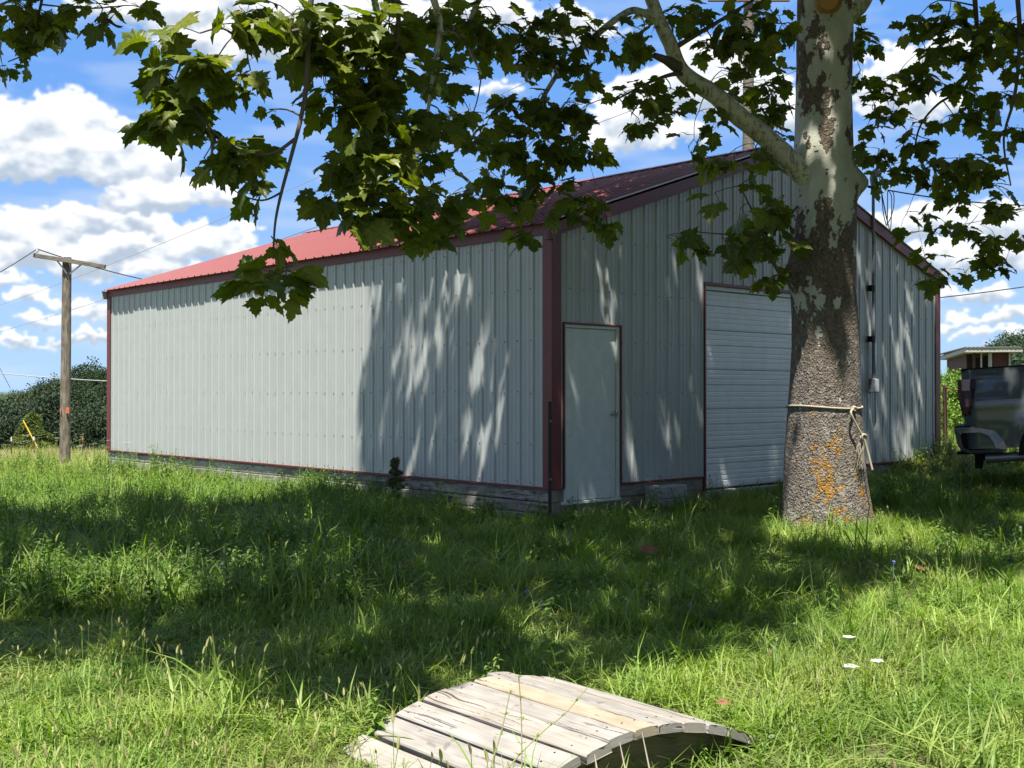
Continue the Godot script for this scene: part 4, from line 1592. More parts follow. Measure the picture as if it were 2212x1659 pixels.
func build_small_things():
	# iron post before the near corner
	var p := at(1188, 1090, 13.05)
	p.y = lie(p.x, 13.05)
	var post := thing("iron_post", "dark iron angle post with two bolts before the near corner", "post", p, deg_to_rad(42.53))
	var st := new_st()
	var h := 1.40 - p.y
	bx(st, Vector3(-0.024, -0.3, -0.004), Vector3(0.024, h, 0.004), 0.002)
	obj("flange", st, M.iron, post)
	st = new_st()
	bx(st, Vector3(0.0165, -0.3, -0.05), Vector3(0.0235, h, -0.0045), 0.002)
	obj("flange", st, M.iron, post)
	for y in [1.175, 0.525]:
		st = new_st()
		var c := Vector3(0, y - p.y, 0.004)
		tube(st, [c, c + Vector3(0, 0, 0.003), c + Vector3(0, 0, 0.0031), c + Vector3(0, 0, 0.014)], [0.020, 0.020, 0.013, 0.012], 6)
		obj("bolt", st, M.screw, post)
	var p2 := at(2041, 975, 20.6)
	p2.y = lie(p2.x, 20.6)
	var post2 := thing("iron_post", "rusty brown iron post beside the barn's far right corner", "post", p2, 0.4)
	st = new_st()
	bx(st, Vector3(-0.030, -0.3, -0.03), Vector3(0.030, 1.63 - p2.y, 0.03), 0.004)
	obj("flange", st, M.rust, post2)
	st = new_st()
	for y in [0.35, 0.55, 0.75, 0.95]:
		tube(st, [Vector3(-0.045, y, 0.01), Vector3(-0.028, y, 0.01)], [0.010, 0.010], 6)
	obj("studs", st, M.rust, post2).set_meta("kind", "stuff")
	st = new_st()
	tube(st, sag(p2 + Vector3(0, 1.18, 0), at(2120, 846, 19.0), 0.03, 6), steps_between(0.012, 0.012, 7), 6)
	tag(obj("fence_rail", st, M.rust), "thin rail running from the rusty post to behind the truck", "rail")
	# the loose concrete block against the gable skirt
	var q := Vector3(0.461, 0, -13.4) + Basis(Vector3.UP, deg_to_rad(42.53)) * Vector3(1.83, 0, 0.17)
	var blk := thing("concrete_block", "grey concrete step blocks stacked against the gable skirt", "block", Vector3(q.x, lie(q.x, -q.z) - 0.05, q.z), deg_to_rad(42.53))
	st = new_st()
	bx(st, Vector3(-0.30, -0.05, -0.10), Vector3(0.28, 0.225, 0.10), 0.012)
	obj("lower_block", st, M.concrete, blk)
	st = new_st()
	bx(st, Vector3(-0.285, 0.228, -0.10), Vector3(0.30, 0.385, 0.10), 0.012)
	obj("upper_block", st, M.concrete, blk)
	# a yellow guy guard, and fence stakes in the field
	st = new_st()
	tube(st, [at(50, 908, 38.0), at(84, 972, 38.0)], [0.022, 0.022], 10)
	tag(obj("yellow_guy_guard", st, M.yellow), "leaning yellow guy-wire guard before the young cedar", "guard")
	var labels := ["thin fence stake with pale cap, leftmost in the field", "thin fence stake with pale cap at the foot of the yellow guard", "rusty fence stake with a cap right of the utility pole"]
	var k := 0
	for s in [[25, 953], [74, 952], [179, 951]]:
		var f := at(s[0], s[1], 33.0)
		var foot := on(f.x, 33.0)
		var stake := thing("fence_stake", labels[k], "stake", foot, 0.0, "fence stakes in the field")
		st = new_st()
		tube(st, [Vector3(0, -0.1, 0), Vector3(0, f.y - foot.y, 0)], [0.018, 0.018], 7)
		obj("shaft", st, M.rust, stake)
		st = new_st()
		var c := Vector3(0, f.y - foot.y, 0)
		tube(st, [c, c + Vector3(0, 0.02, 0), c + Vector3(0, 0.12, 0)], [0.02, 0.026, 0.018], 8)
		obj("cap", st, [M.porcelain, M.porcelain, M.orange][k], stake)
		k += 1
	build_rope()
	# things lying in the grass
	st = new_st()
	tube(st, [at(1548, 1252, 9.6), at(1566, 1240, 9.65), at(1582, 1232, 9.7)], [0.016, 0.022, 0.014], 7)
	tag(obj("fallen_stick", st, M.deck[3]), "pale broken stick lying in the shaded grass", "stick")


# ---------------------------------------------------------------- the sycamore

const TREE_D := 12.6
# height, centre x, width of the trunk as measured
const TRUNK := [[-0.30, 3.42, 1.20], [0.0, 3.42, 1.04], [0.15, 3.41, 0.945], [0.5, 3.40, 0.885], [0.75, 3.39, 0.855], [1.34, 3.39, 0.765], [2.0, 3.40, 0.715], [2.75, 3.38, 0.690], [3.25, 3.39, 0.680], [3.75, 3.40, 0.675], [4.1, 3.385, 0.640], [4.75, 3.39, 0.590], [5.25, 3.40, 0.595], [5.8, 3.41, 0.590], [6.6, 3.40, 0.56], [8.0, 3.30, 0.48], [9.6, 3.15, 0.38], [11.6, 3.05, 0.26], [13.2, 3.0, 0.12], [14.2, 2.95, 0.05]]


func trunk_at(y: float) -> Vector2:
	for i in TRUNK.size() - 1:
		if y <= TRUNK[i + 1][0]:
			var t: float = clampf((y - TRUNK[i][0]) / (TRUNK[i + 1][0] - TRUNK[i][0]), 0, 1)
			return Vector2(lerpf(TRUNK[i][1], TRUNK[i + 1][1], t), lerpf(TRUNK[i][2], TRUNK[i + 1][2], t) * 0.5)
	return Vector2(TRUNK[-1][1], TRUNK[-1][2] * 0.5)


func trunk_skin(a: float, y: float) -> Vector3:
	# a: 0 to the right, PI/2 to the camera
	var c := trunk_at(y)
	var r := c.y
	var n := Vector3(cos(a), 0, sin(a))
	r *= 1.0 + 0.035 * n_soft.get_noise_3d(n.x * 1.2, y * 0.5, n.z * 1.2) + 0.02 * n_soft.get_noise_3d(n.x * 3.0, y * 1.6 + 9.0, n.z * 3.0)
	# roots spread at the foot
	r *= 1.0 + 0.10 * smoothstep(0.7, -0.2, y) * (0.5 + 0.5 * sin(a * 5.0 + 0.6))
	# a swelling under the shoots on the left, a knob on the right, the scar above
	r += 0.075 * exp(-pow(wrapf(a - 2.95, -PI, PI) / 0.40, 2.0) - pow((y - 2.80) / 0.20, 2.0))
	r += 0.135 * exp(-pow(wrapf(a - 0.12, -PI, PI) / 0.26, 2.0) - pow((y - 3.78) / 0.13, 2.0))
	r += 0.06 * exp(-pow(wrapf(a - 2.5, -PI, PI) / 0.45, 2.0) - pow((y - 4.02) / 0.30, 2.0))
	return Vector3(c.x + n.x * r, y, -TREE_D + n.z * r)


func bark_images() -> Array:
	# cream skin showing where the brown plates have flaked off; scaly and lichened near the ground
	var w := 512
	var h := 1024
	var img := Image.create(w, h, false, Image.FORMAT_RGB8)
	var hgt := Image.create(w, h, false, Image.FORMAT_L8)
	var patch := noise(201, 1.0, 4)
	var fine := noise(202, 1.0, 3)
	var cell := FastNoiseLite.new()
	cell.seed = 203
	cell.noise_type = FastNoiseLite.TYPE_CELLULAR
	cell.frequency = 1.0
	cell.cellular_return_type = FastNoiseLite.RETURN_DISTANCE2_SUB
	cell.fractal_type = FastNoiseLite.FRACTAL_NONE
	var tone := FastNoiseLite.new()
	tone.seed = 203
	tone.noise_type = FastNoiseLite.TYPE_CELLULAR
	tone.frequency = 1.0
	tone.cellular_return_type = FastNoiseLite.RETURN_CELL_VALUE
	tone.fractal_type = FastNoiseLite.FRACTAL_NONE
	for j in h:
		var y := 6.5 * j / h
		var bias := lerpf(-0.75, -0.30, smoothstep(1.3, 2.6, y))
		bias = lerpf(bias, 0.16, smoothstep(2.9, 3.6, y))
		bias = lerpf(bias, 0.0, smoothstep(4.3, 4.7, y))
		bias = lerpf(bias, 0.10, smoothstep(5.1, 5.6, y))
		for i in w:
			var a := TAU * i / w
			var p := Vector3(cos(a) * 0.36, y, sin(a) * 0.36)
			var wob := fine.get_noise_3dv(p * 11.0) * 0.05
			var q := Vector3(p.x, p.y * 0.55, p.z) + Vector3(wob, wob * 0.6, -wob)
			var v := patch.get_noise_3dv(q * 3.0) + 0.42 * patch.get_noise_3dv(q * 8.0) + bias
			var c2 := cell.get_noise_3d((p.x + wob * 1.3) * 44.0, (p.y + wob) * 25.0, (p.z - wob * 1.3) * 44.0) + 1.0
			var tv := tone.get_noise_3d((p.x + wob * 1.3) * 44.0, (p.y + wob) * 25.0, (p.z - wob * 1.3) * 44.0)
			var f := fine.get_noise_3dv(p * 30.0)
			var crack := smoothstep(0.15, 0.02, c2) * (0.45 + 0.55 * smoothstep(-0.3, 0.3, fine.get_noise_3d(p.x * 16.0, p.y * 5.0, p.z * 16.0)))
			var rough := smoothstep(2.6, 1.2, y)
			var brown := Color(0.125, 0.100, 0.075).lerp(Color(0.175, 0.152, 0.128), rough)
			brown = brown * (1.0 + 0.32 * tv + 0.30 * f)
			brown = brown.lerp(Color(0.035, 0.028, 0.022), crack * lerpf(0.45, 0.80, rough))
			# pale and orange lichen on the scales
			var moss := patch.get_noise_3d(p.x * 4.0 + 20.0, p.y * 1.6, p.z * 4.0) + 0.80 * fine.get_noise_3dv(p * 13.0 + Vector3.ONE * 5.0) + 0.30 * smoothstep(1.4, 0.2, y) - 0.30
			var side := smoothstep(-0.2, 0.5, sin(a) * 0.8 + cos(a) * 0.5)
			brown = brown.lerp(Color(0.33, 0.165, 0.022) * (1.0 + 0.5 * f), smoothstep(0.04, 0.30, moss * side) * (1.0 - crack) * smoothstep(1.6, 0.9, y) * 0.9)
			brown = brown.lerp(Color(0.28, 0.265, 0.245), smoothstep(0.10, 0.5, fine.get_noise_3dv(p * 9.0 + Vector3.ONE * 60.0)) * rough * 0.75 * (1.0 - crack))
			var skin := Color(0.43, 0.435, 0.38).lerp(Color(0.33, 0.345, 0.28), clampf(0.5 + patch.get_noise_3dv(q * 4.0 + Vector3.ONE * 9.0), 0, 1)) * (1.0 + 0.10 * f)
			var show := smoothstep(-0.01, 0.015, v)
			var edge := smoothstep(0.05, 0.0, absf(v))
			var c := brown.lerp(skin, show).lerp(Color(0.28, 0.235, 0.17), edge * 0.35)
			# small flecks of bare skin low down
			c = c.lerp(skin, smoothstep(0.50, 0.56, patch.get_noise_3d(p.x * 9.0 + 3.0, p.y * 5.0, p.z * 9.0)) * smoothstep(0.9, 1.6, y) * (1.0 - show))
			img.set_pixel(i, j, c.linear_to_srgb())
			var top := 0.30 + 0.05 * f if show > 0.5 else 0.62 + 0.10 * tv + 0.12 * f - crack * lerpf(0.25, 0.5, rough)
			hgt.set_pixel(i, j, Color(top, top, top))
	return [img, hgt]


func leaf_shape(s: int) -> ArrayMesh:
	# one toothed, lobed blade with its base at the origin and its tip along +y
	var r := RandomNumberGenerator.new()
	r.seed = s
	var half := [Vector2(0.02, 0.05), Vector2(0.16, -0.06), Vector2(0.24, 0.0), Vector2(0.38, 0.03), Vector2(0.37, 0.12), Vector2(0.52, 0.20), Vector2(0.48, 0.30), Vector2(0.66, 0.52), Vector2(0.50, 0.52), Vector2(0.42, 0.60), Vector2(0.30, 0.56), Vector2(0.28, 0.66), Vector2(0.34, 0.76), Vector2(0.22, 0.80), Vector2(0.17, 0.90), Vector2(0.09, 0.92)]
	var rim := []
	for p in half:
		rim.append(Vector2(p.x * r.randf_range(0.9, 1.1), p.y + r.randf_range(-0.02, 0.02)))
	rim.append(Vector2(0.0, 1.08))
	for i in range(half.size() - 1, -1, -1):
		rim.append(Vector2(-half[i].x * r.randf_range(0.9, 1.1), half[i].y + r.randf_range(-0.02, 0.02)))
	var c := Vector2(0, 0.38)
	var droop := r.randf_range(0.15, 0.55)
	var fold := r.randf_range(0.10, 0.38)
	var twist := r.randf_range(-0.3, 0.3)
	var up := func(p: Vector2) -> Vector3:
		var z := fold * absf(p.x) - droop * pow(p.y, 2.0) * 0.6 - 0.5 * p.x * p.x + twist * p.x * p.y + 0.05 * sin(p.x * 11.0 + s) * absf(p.x) * 2.0
		return Vector3(p.x, p.y, z)
	var st := new_st()
	var n := rim.size()
	for i in n:
		var a: Vector2 = rim[i]
		var b: Vector2 = rim[(i + 1) % n]
		var ma := c.lerp(a, 0.55)
		var mb := c.lerp(b, 0.55)
		var uv := func(p: Vector2) -> Vector2: return Vector2(p.x / 1.4 + 0.5, (p.y + 0.1) / 1.2)
		for t in [[c, ma, mb], [ma, a, b], [ma, b, mb]]:
			tri(st, up.call(t[0]), up.call(t[1]), up.call(t[2]), Vector3(0, 0, 1), uv.call(t[0]), uv.call(t[1]), uv.call(t[2]))
	# its stalk
	tube(st, [Vector3(0, 0.06, 0.0), Vector3(0, -0.12, -0.02), Vector3(0.02, -0.42, 0.03)], [0.012, 0.012, 0.014], 4, false, Vector2(0.5, 0.2), Vector2(0, 0))
	return st.commit()


func spray_mesh(s: int, n: int, wide: float, size: float) -> ArrayMesh:
	# one whole spray of leaves, simpler than those in the picture
	var r := RandomNumberGenerator.new()
	r.seed = s
	var rim := [Vector2(0.02, 0.02), Vector2(0.24, -0.04), Vector2(0.36, 0.08), Vector2(0.52, 0.20), Vector2(0.47, 0.32), Vector2(0.66, 0.52), Vector2(0.40, 0.58), Vector2(0.30, 0.60), Vector2(0.32, 0.76), Vector2(0.14, 0.90), Vector2(0.0, 1.08), Vector2(-0.14, 0.90), Vector2(-0.32, 0.76), Vector2(-0.30, 0.60), Vector2(-0.40, 0.58), Vector2(-0.66, 0.52), Vector2(-0.47, 0.32), Vector2(-0.52, 0.20), Vector2(-0.36, 0.08), Vector2(-0.24, -0.04)]
	var st := new_st()
	for k in n:
		var d := Vector3(r.randfn(), r.randfn() * 0.8 - 0.15, r.randfn()).normalized()
		var p := d * wide * pow(r.randf(), 0.5) + Vector3(r.randfn(), r.randfn(), r.randfn()) * wide * 0.16
		var len := size * r.randf_range(0.62, 1.15)
		var outw := (d * 0.5 + Vector3(r.randfn(), r.randfn() * 0.4 - 0.55, r.randfn()) * 0.8).normalized()
		var face := Vector3(r.randfn() * 0.55, 1.0, r.randfn() * 0.55)
		var z := (face - outw * face.dot(outw)).normalized()
		var b := Basis(outw.cross(z).normalized() * len, outw * len, z * len)
		var g := r.randf_range(0.75, 1.25)
		st.set_color(Color(0.152, 0.208, 0.032).lerp(Color(0.285, 0.315, 0.042), pow(r.randf(), 2.0)) * g)
		var c := p + b * Vector3(0, 0.40, 0.10)
		for i in rim.size():
			var a: Vector2 = rim[i]
			var e: Vector2 = rim[(i + 1) % rim.size()]
			tri(st, c, p + b * Vector3(a.x, a.y, -0.2 * a.y * a.y), p + b * Vector3(e.x, e.y, -0.2 * e.y * e.y), z, Vector2(0.5, 0.4), Vector2(a.x / 1.4 + 0.5, (a.y + 0.1) / 1.2), Vector2(e.x / 1.4 + 0.5, (e.y + 0.1) / 1.2))
	return st.commit()


func leaf_texture() -> ImageTexture:
	# pale veins on a slightly mottled blade
	var s := 128
	var img := Image.create(s, s, false, Image.FORMAT_RGB8)
	var n := noise(301, 1.0, 3)
	var tips := [Vector2(0, 1.05), Vector2(0.64, 0.52), Vector2(-0.64, 0.52), Vector2(0.48, 0.16), Vector2(-0.48, 0.16)]
	for y in s:
		for x in s:
			var p := Vector2((float(x) / s - 0.5) * 1.4, float(y) / s * 1.2 - 0.1)
			var v := 0.0
			for t in tips:
				var o := Vector2(0, 0.05)
				var q := clampf((p - o).dot(t - o) / (t - o).length_squared(), 0, 1)
				v = maxf(v, smoothstep(0.026, 0.006, p.distance_to(o.lerp(t, q))))
				# side veins leave at an angle
				var along: float = (p - o).dot((t - o).normalized())
				var off: float = absf((p - o).cross((t - o).normalized()))
				if along > 0.1 and along < (t - o).length():
					var k := fposmod(along - off * 0.9, 0.15) / 0.15
					v = maxf(v, 0.55 * smoothstep(0.07, 0.0, absf(k - 0.5)) * smoothstep(0.28, 0.05, off))
			var m := 0.86 + 0.12 * n.get_noise_2d(x * 0.05, y * 0.05)
			img.set_pixel(x, y, Color(m, m, m).lerp(Color(1.0, 1.0, 0.80), v * 0.75))
	return ImageTexture.create_from_image(img)


func shaded(x: float, d: float) -> bool:
	# the outline of the crown's shade on the ground, with the sun flecks that lie in it
	var poly := PackedVector2Array([Vector2(-2.9, 6.5), Vector2(-0.75, 5.75), Vector2(0.35, 6.1), Vector2(1.1, 6.7), Vector2(1.9, 7.9), Vector2(3.0, 9.0), Vector2(4.3, 9.6), Vector2(7.0, 10.6), Vector2(11.0, 11.5), Vector2(11.5, 15.0), Vector2(8.3, 16.5), Vector2(7.8, 18.0), Vector2(7.4, 21.0), Vector2(3.0, 21.5), Vector2(0.9, 20.5), Vector2(-1.3, 17.3), Vector2(-2.4, 16.2), Vector2(-3.6, 14.3), Vector2(-6.6, 13.2), Vector2(-8.0, 11.0), Vector2(-7.0, 8.8), Vector2(-4.6, 7.4)])
	if not Geometry2D.is_point_in_polygon(Vector2(x, d), poly):
		return false
	for q in [[-3.0, 9.3, 1.2, 0.5], [-2.3, 8.25, 1.0, 0.55], [-0.9, 8.4, 0.6, 0.45], [3.5, 11.8, 1.0, 1.45], [4.9, 10.6, 0.9, 0.5], [2.0, 9.2, 0.4, 0.3], [-0.3, 14.6, 0.16, 0.8], [-1.25, 16.6, 0.25, 0.9], [6.6, 19.2, 0.35, 0.9], [3.5, 14.0, 0.25, 0.55]]:
		if Vector2((x - q[0]) / q[2], (d - q[1]) / q[3]).length() < 1.0:
			return false
	return true


func build_sycamore():
	var tree := thing("sycamore_tree", "large sycamore with mottled cream bark in front of the barn's gable", "tree", Vector3(3.4, 0, -TREE_D))
	var o := tree.position
	var imgs := bark_images()
	var bark := mat(Color.WHITE, 0.85, 0.0, 0.3)
	bark.albedo_texture = ImageTexture.create_from_image(imgs[0])
	bark.heightmap_enabled = true
	bark.heightmap_texture = ImageTexture.create_from_image(imgs[1])
	bark.heightmap_scale = 3.2
	# trunk
	var st := new_st()
	var seg := 72
	var ys := []
	var y := -0.3
	while y < 14.2:
		ys.append(y)
		y += 0.045 if y < 6.5 else 0.25
	for i in ys.size() - 1:
		for k in seg:
			var pts := []
			var e := [[i, k], [i, k + 1], [i + 1, k + 1], [i, k], [i + 1, k + 1], [i + 1, k]]
			for q in e:
				var a: float = TAU * q[1] / seg
				var yy: float = ys[q[0]]
				var p := trunk_skin(a, yy)
				var n := (trunk_skin(a - 0.08, yy) - trunk_skin(a + 0.08, yy)).cross(trunk_skin(a, yy + 0.05) - trunk_skin(a, yy - 0.05)).normalized()
				if n.dot(Vector3(cos(a), 0, sin(a))) < 0.0:
					n = -n
				st.set_normal(n)
				st.set_uv(Vector2(float(q[1]) / seg, yy / 6.5))
				st.add_vertex(p - o)
	obj("trunk", st, bark, tree)
	# the sawn scar of a lost limb
	st = new_st()
	var sc := trunk_skin(1.72, 5.66)
	var face := Vector3(cos(1.72), 0.05, sin(1.72)).normalized()
	tube(st, [sc - face * 0.05 - o, sc + face * 0.012 - o, sc + face * 0.020 - o], [0.150, 0.135, 0.10], 20)
	obj("sawn_scar", st, wood(160, lin(0.46, 0.27, 0.10), lin(0.28, 0.15, 0.06), 0.4, 0.2, 3.0), tree)
	# limbs: each a smooth tapered line
	var nodes := []   # where a twig can start: [point, radius]
	var limbs := [
		# the pale limb to the left with its broken stub
		[[Vector3(3.30, 3.72, -12.55), at(1712, 352, 12.35), at(1660, 300, 12.2), at(1600, 252, 12.0), at(1540, 200, 11.8), at(1490, 168, 11.65), at(1466, 140, 11.55), at(1448, 92, 11.4), at(1424, 40, 11.3), at(1398, -30, 11.2), at(1350, -150, 11.0)], 0.125, 0.055],
		[[at(1424, 42, 11.3), at(1390, 26, 11.2), at(1357, 24, 11.1), at(1297, 66, 11.0), at(1240, 118, 10.95), at(1203, 160, 10.9), at(1165, 225, 10.9), at(1140, 280, 10.85), at(1118, 340, 10.8)], 0.045, 0.014],
		[[at(1480, 158, 11.6), at(1450, 160, 11.4), at(1400, 178, 11.2), at(1330, 215, 11.0)], 0.030, 0.008],
		# upper right
		[[Vector3(3.50, 5.50, -12.55), at(1856, 10, 12.5), at(1890, -40, 12.4), at(1980, -120, 12.1), at(2080, -150, 11.8), at(2180, -120, 11.5), at(2280, -40, 11.2), at(2330, 60, 11.0)], 0.12, 0.03],
		[[at(2110, -150, 11.7), at(2108, -20, 11.7), at(2112, 60, 11.8), at(2104, 140, 11.9), at(2085, 190, 12.0), at(2030, 222, 12.1), at(1990, 270, 12.2), at(1975, 330, 12.2)], 0.030, 0.008],
		[[at(2190, -110, 11.4), at(2205, 60, 11.3), at(2195, 200, 11.4), at(2170, 300, 11.5), at(2185, 400, 11.6)], 0.028, 0.007],
		# out over the yard, above the picture
		[[Vector3(3.3, 6.3, -12.5), Vector3(2.2, 7.0, -11.2), Vector3(0.8, 7.1, -9.8), Vector3(-0.6, 6.6, -8.5), Vector3(-1.9, 5.8, -7.4), Vector3(-3.0, 4.9, -6.7)], 0.19, 0.03],
		[[Vector3(-0.2, 6.75, -8.9), Vector3(-0.5, 6.2, -7.8), Vector3(-0.8, 5.4, -7.2), Vector3(-1.0, 4.4, -7.05)], 0.05, 0.012],
		[[Vector3(3.4, 6.9, -12.4), Vector3(2.6, 7.8, -10.6), Vector3(2.0, 7.9, -8.6), Vector3(1.6, 7.2, -6.6), Vector3(1.2, 6.3, -5.2)], 0.17, 0.03],
		[[Vector3(3.4, 7.4, -12.5), Vector3(4.8, 8.5, -11.2), Vector3(6.0, 8.6, -9.8), Vector3(7.0, 8.0, -8.6)], 0.15, 0.03],
		[[Vector3(3.3, 7.2, -12.6), Vector3(1.2, 8.4, -12.4), Vector3(-1.4, 8.8, -11.8), Vector3(-3.8, 8.4, -11.0), Vector3(-5.6, 7.4, -10.2)], 0.17, 0.03],
		[[Vector3(3.3, 8.0, -12.7), Vector3(2.2, 9.2, -14.0), Vector3(0.8, 9.4, -15.4), Vector3(-0.2, 8.6, -16.6)], 0.13, 0.03],
		[[Vector3(3.5, 7.6, -12.8), Vector3(5.0, 8.6, -14.0), Vector3(6.4, 8.6, -15.0), Vector3(7.2, 7.8, -15.6)], 0.13, 0.03],
		[[Vector3(3.1, 9.6, -12.6), Vector3(2.6, 10.8, -11.4), Vector3(1.6, 11.6, -10.0), Vector3(0.6, 12.0, -8.6)], 0.11, 0.02],
		[[Vector3(3.1, 10.4, -12.6), Vector3(4.2, 11.6, -12.0), Vector3(5.4, 12.2, -11.2)], 0.09, 0.02],
		[[Vector3(3.0, 11.0, -12.6), Vector3(1.4, 12.2, -12.8), Vector3(-0.6, 12.6, -12.6), Vector3(-2.4, 12.0, -12.0)], 0.09, 0.02],
		[[Vector3(3.0, 11.4, -12.7), Vector3(3.2, 12.6, -14.0), Vector3(3.0, 13.0, -15.2)], 0.08, 0.02],
		# the shoots from the swelling and the hanging spray at the left
		[[trunk_skin(2.95, 2.80), at(1686, 590, 12.25), at(1668, 560, 12.2), at(1655, 525, 12.15), at(1640, 480, 12.1), at(1618, 440, 12.05), at(1600, 400, 12.0)], 0.028, 0.006],
		[[trunk_skin(2.8, 3.5), at(1696, 470, 12.2), at(1670, 450, 12.1), at(1640, 505, 12.05), at(1560, 505, 11.95), at(1500, 500, 11.9)], 0.016, 0.005],
		[[at(690, -130, 7.0), at(668, 20, 7.0), at(662, 170, 7.0), at(650, 250, 6.95), at(630, 330, 6.9), at(606, 420, 6.9), at(594, 480, 6.85), at(590, 540, 6.85)], 0.022, 0.006],
		[[at(636, 300, 6.92), at(590, 330, 6.9), at(540, 330, 6.9), at(480, 300, 6.85), at(430, 250, 6.85), at(390, 190, 6.85)], 0.012, 0.005],
		[[at(660, 60, 7.0), at(590, 75, 6.95), at(530, 90, 6.95), at(480, 60, 6.9), at(430, 70, 6.9)], 0.014, 0.005],
		[[at(608, 415, 6.9), at(570, 432, 6.9), at(530, 425, 6.9), at(497, 405, 6.9)], 0.008, 0.003],
		[[at(100, -180, 8.6), at(90, -20, 8.6), at(78, 40, 8.6), at(72, 90, 8.6), at(45, 118, 8.6), at(15, 132, 8.6)], 0.014, 0.004],
	]
	# the far-left sprays hang from the long limb
	limbs.append([[Vector3(-3.0, 4.9, -6.7), Vector3(-3.3, 4.8, -7.4), at(100, -180, 8.6)], 0.03, 0.015])
	limbs.append([[Vector3(-1.9, 5.8, -7.4), Vector3(-1.5, 4.9, -7.1), at(690, -130, 7.0)], 0.035, 0.022])
	limbs.append([[at(690, -130, 7.0), at(820, -60, 7.4), at(860, 40, 7.5), at(840, 160, 7.5), at(800, 280, 7.5), at(830, 380, 7.5)], 0.025, 0.008])
	limbs.append([[Vector3(1.6, 7.2, -6.6), Vector3(0.6, 5.6, -7.6), at(960, -100, 8.0), at(950, 60, 8.2), at(930, 200, 8.2), at(910, 330, 8.2)], 0.05, 0.008])
	limbs.append([[at(1350, -150, 11.0), at(1200, -120, 10.4), at(1080, -60, 10.0), at(1010, 60, 10.0), at(1040, 160, 10.0)], 0.05, 0.01])
	limbs.append([[at(1460, 100, 11.4), at(1560, 40, 11.4), at(1640, -10, 11.5)], 0.03, 0.01])
	for l in limbs:
		var c := curve(l[0], 6)
		var rad := []
		for i in c.size():
			rad.append(lerpf(l[1], l[2], pow(float(i) / (c.size() - 1), 0.8)))
			nodes.append([c[i], rad[i]])
		st = new_st()
		var big: bool = l[1] > 0.06
		tube(st, c.map(func(p): return p - o), rad, 14 if big else 7, true, Vector2(0.1, 3.75 / 6.5), Vector2(1.0, 0.12), 0.10)
		obj("limb", st, M.limb if l[1] > 0.04 else M.twig, tree)
	# knuckle and stub where the pale limb once broke
	st = new_st()
	tube(st, [at(1474, 150, 11.6) - o, at(1462, 140, 11.5) - o, at(1440, 128, 11.4) - o, at(1414, 118, 11.3) - o], [0.06, 0.07, 0.05, 0.025], 9, true, Vector2(0.3, 0.2), Vector2.ONE, 0.5)
	obj("broken_stub", st, M.twig, tree)
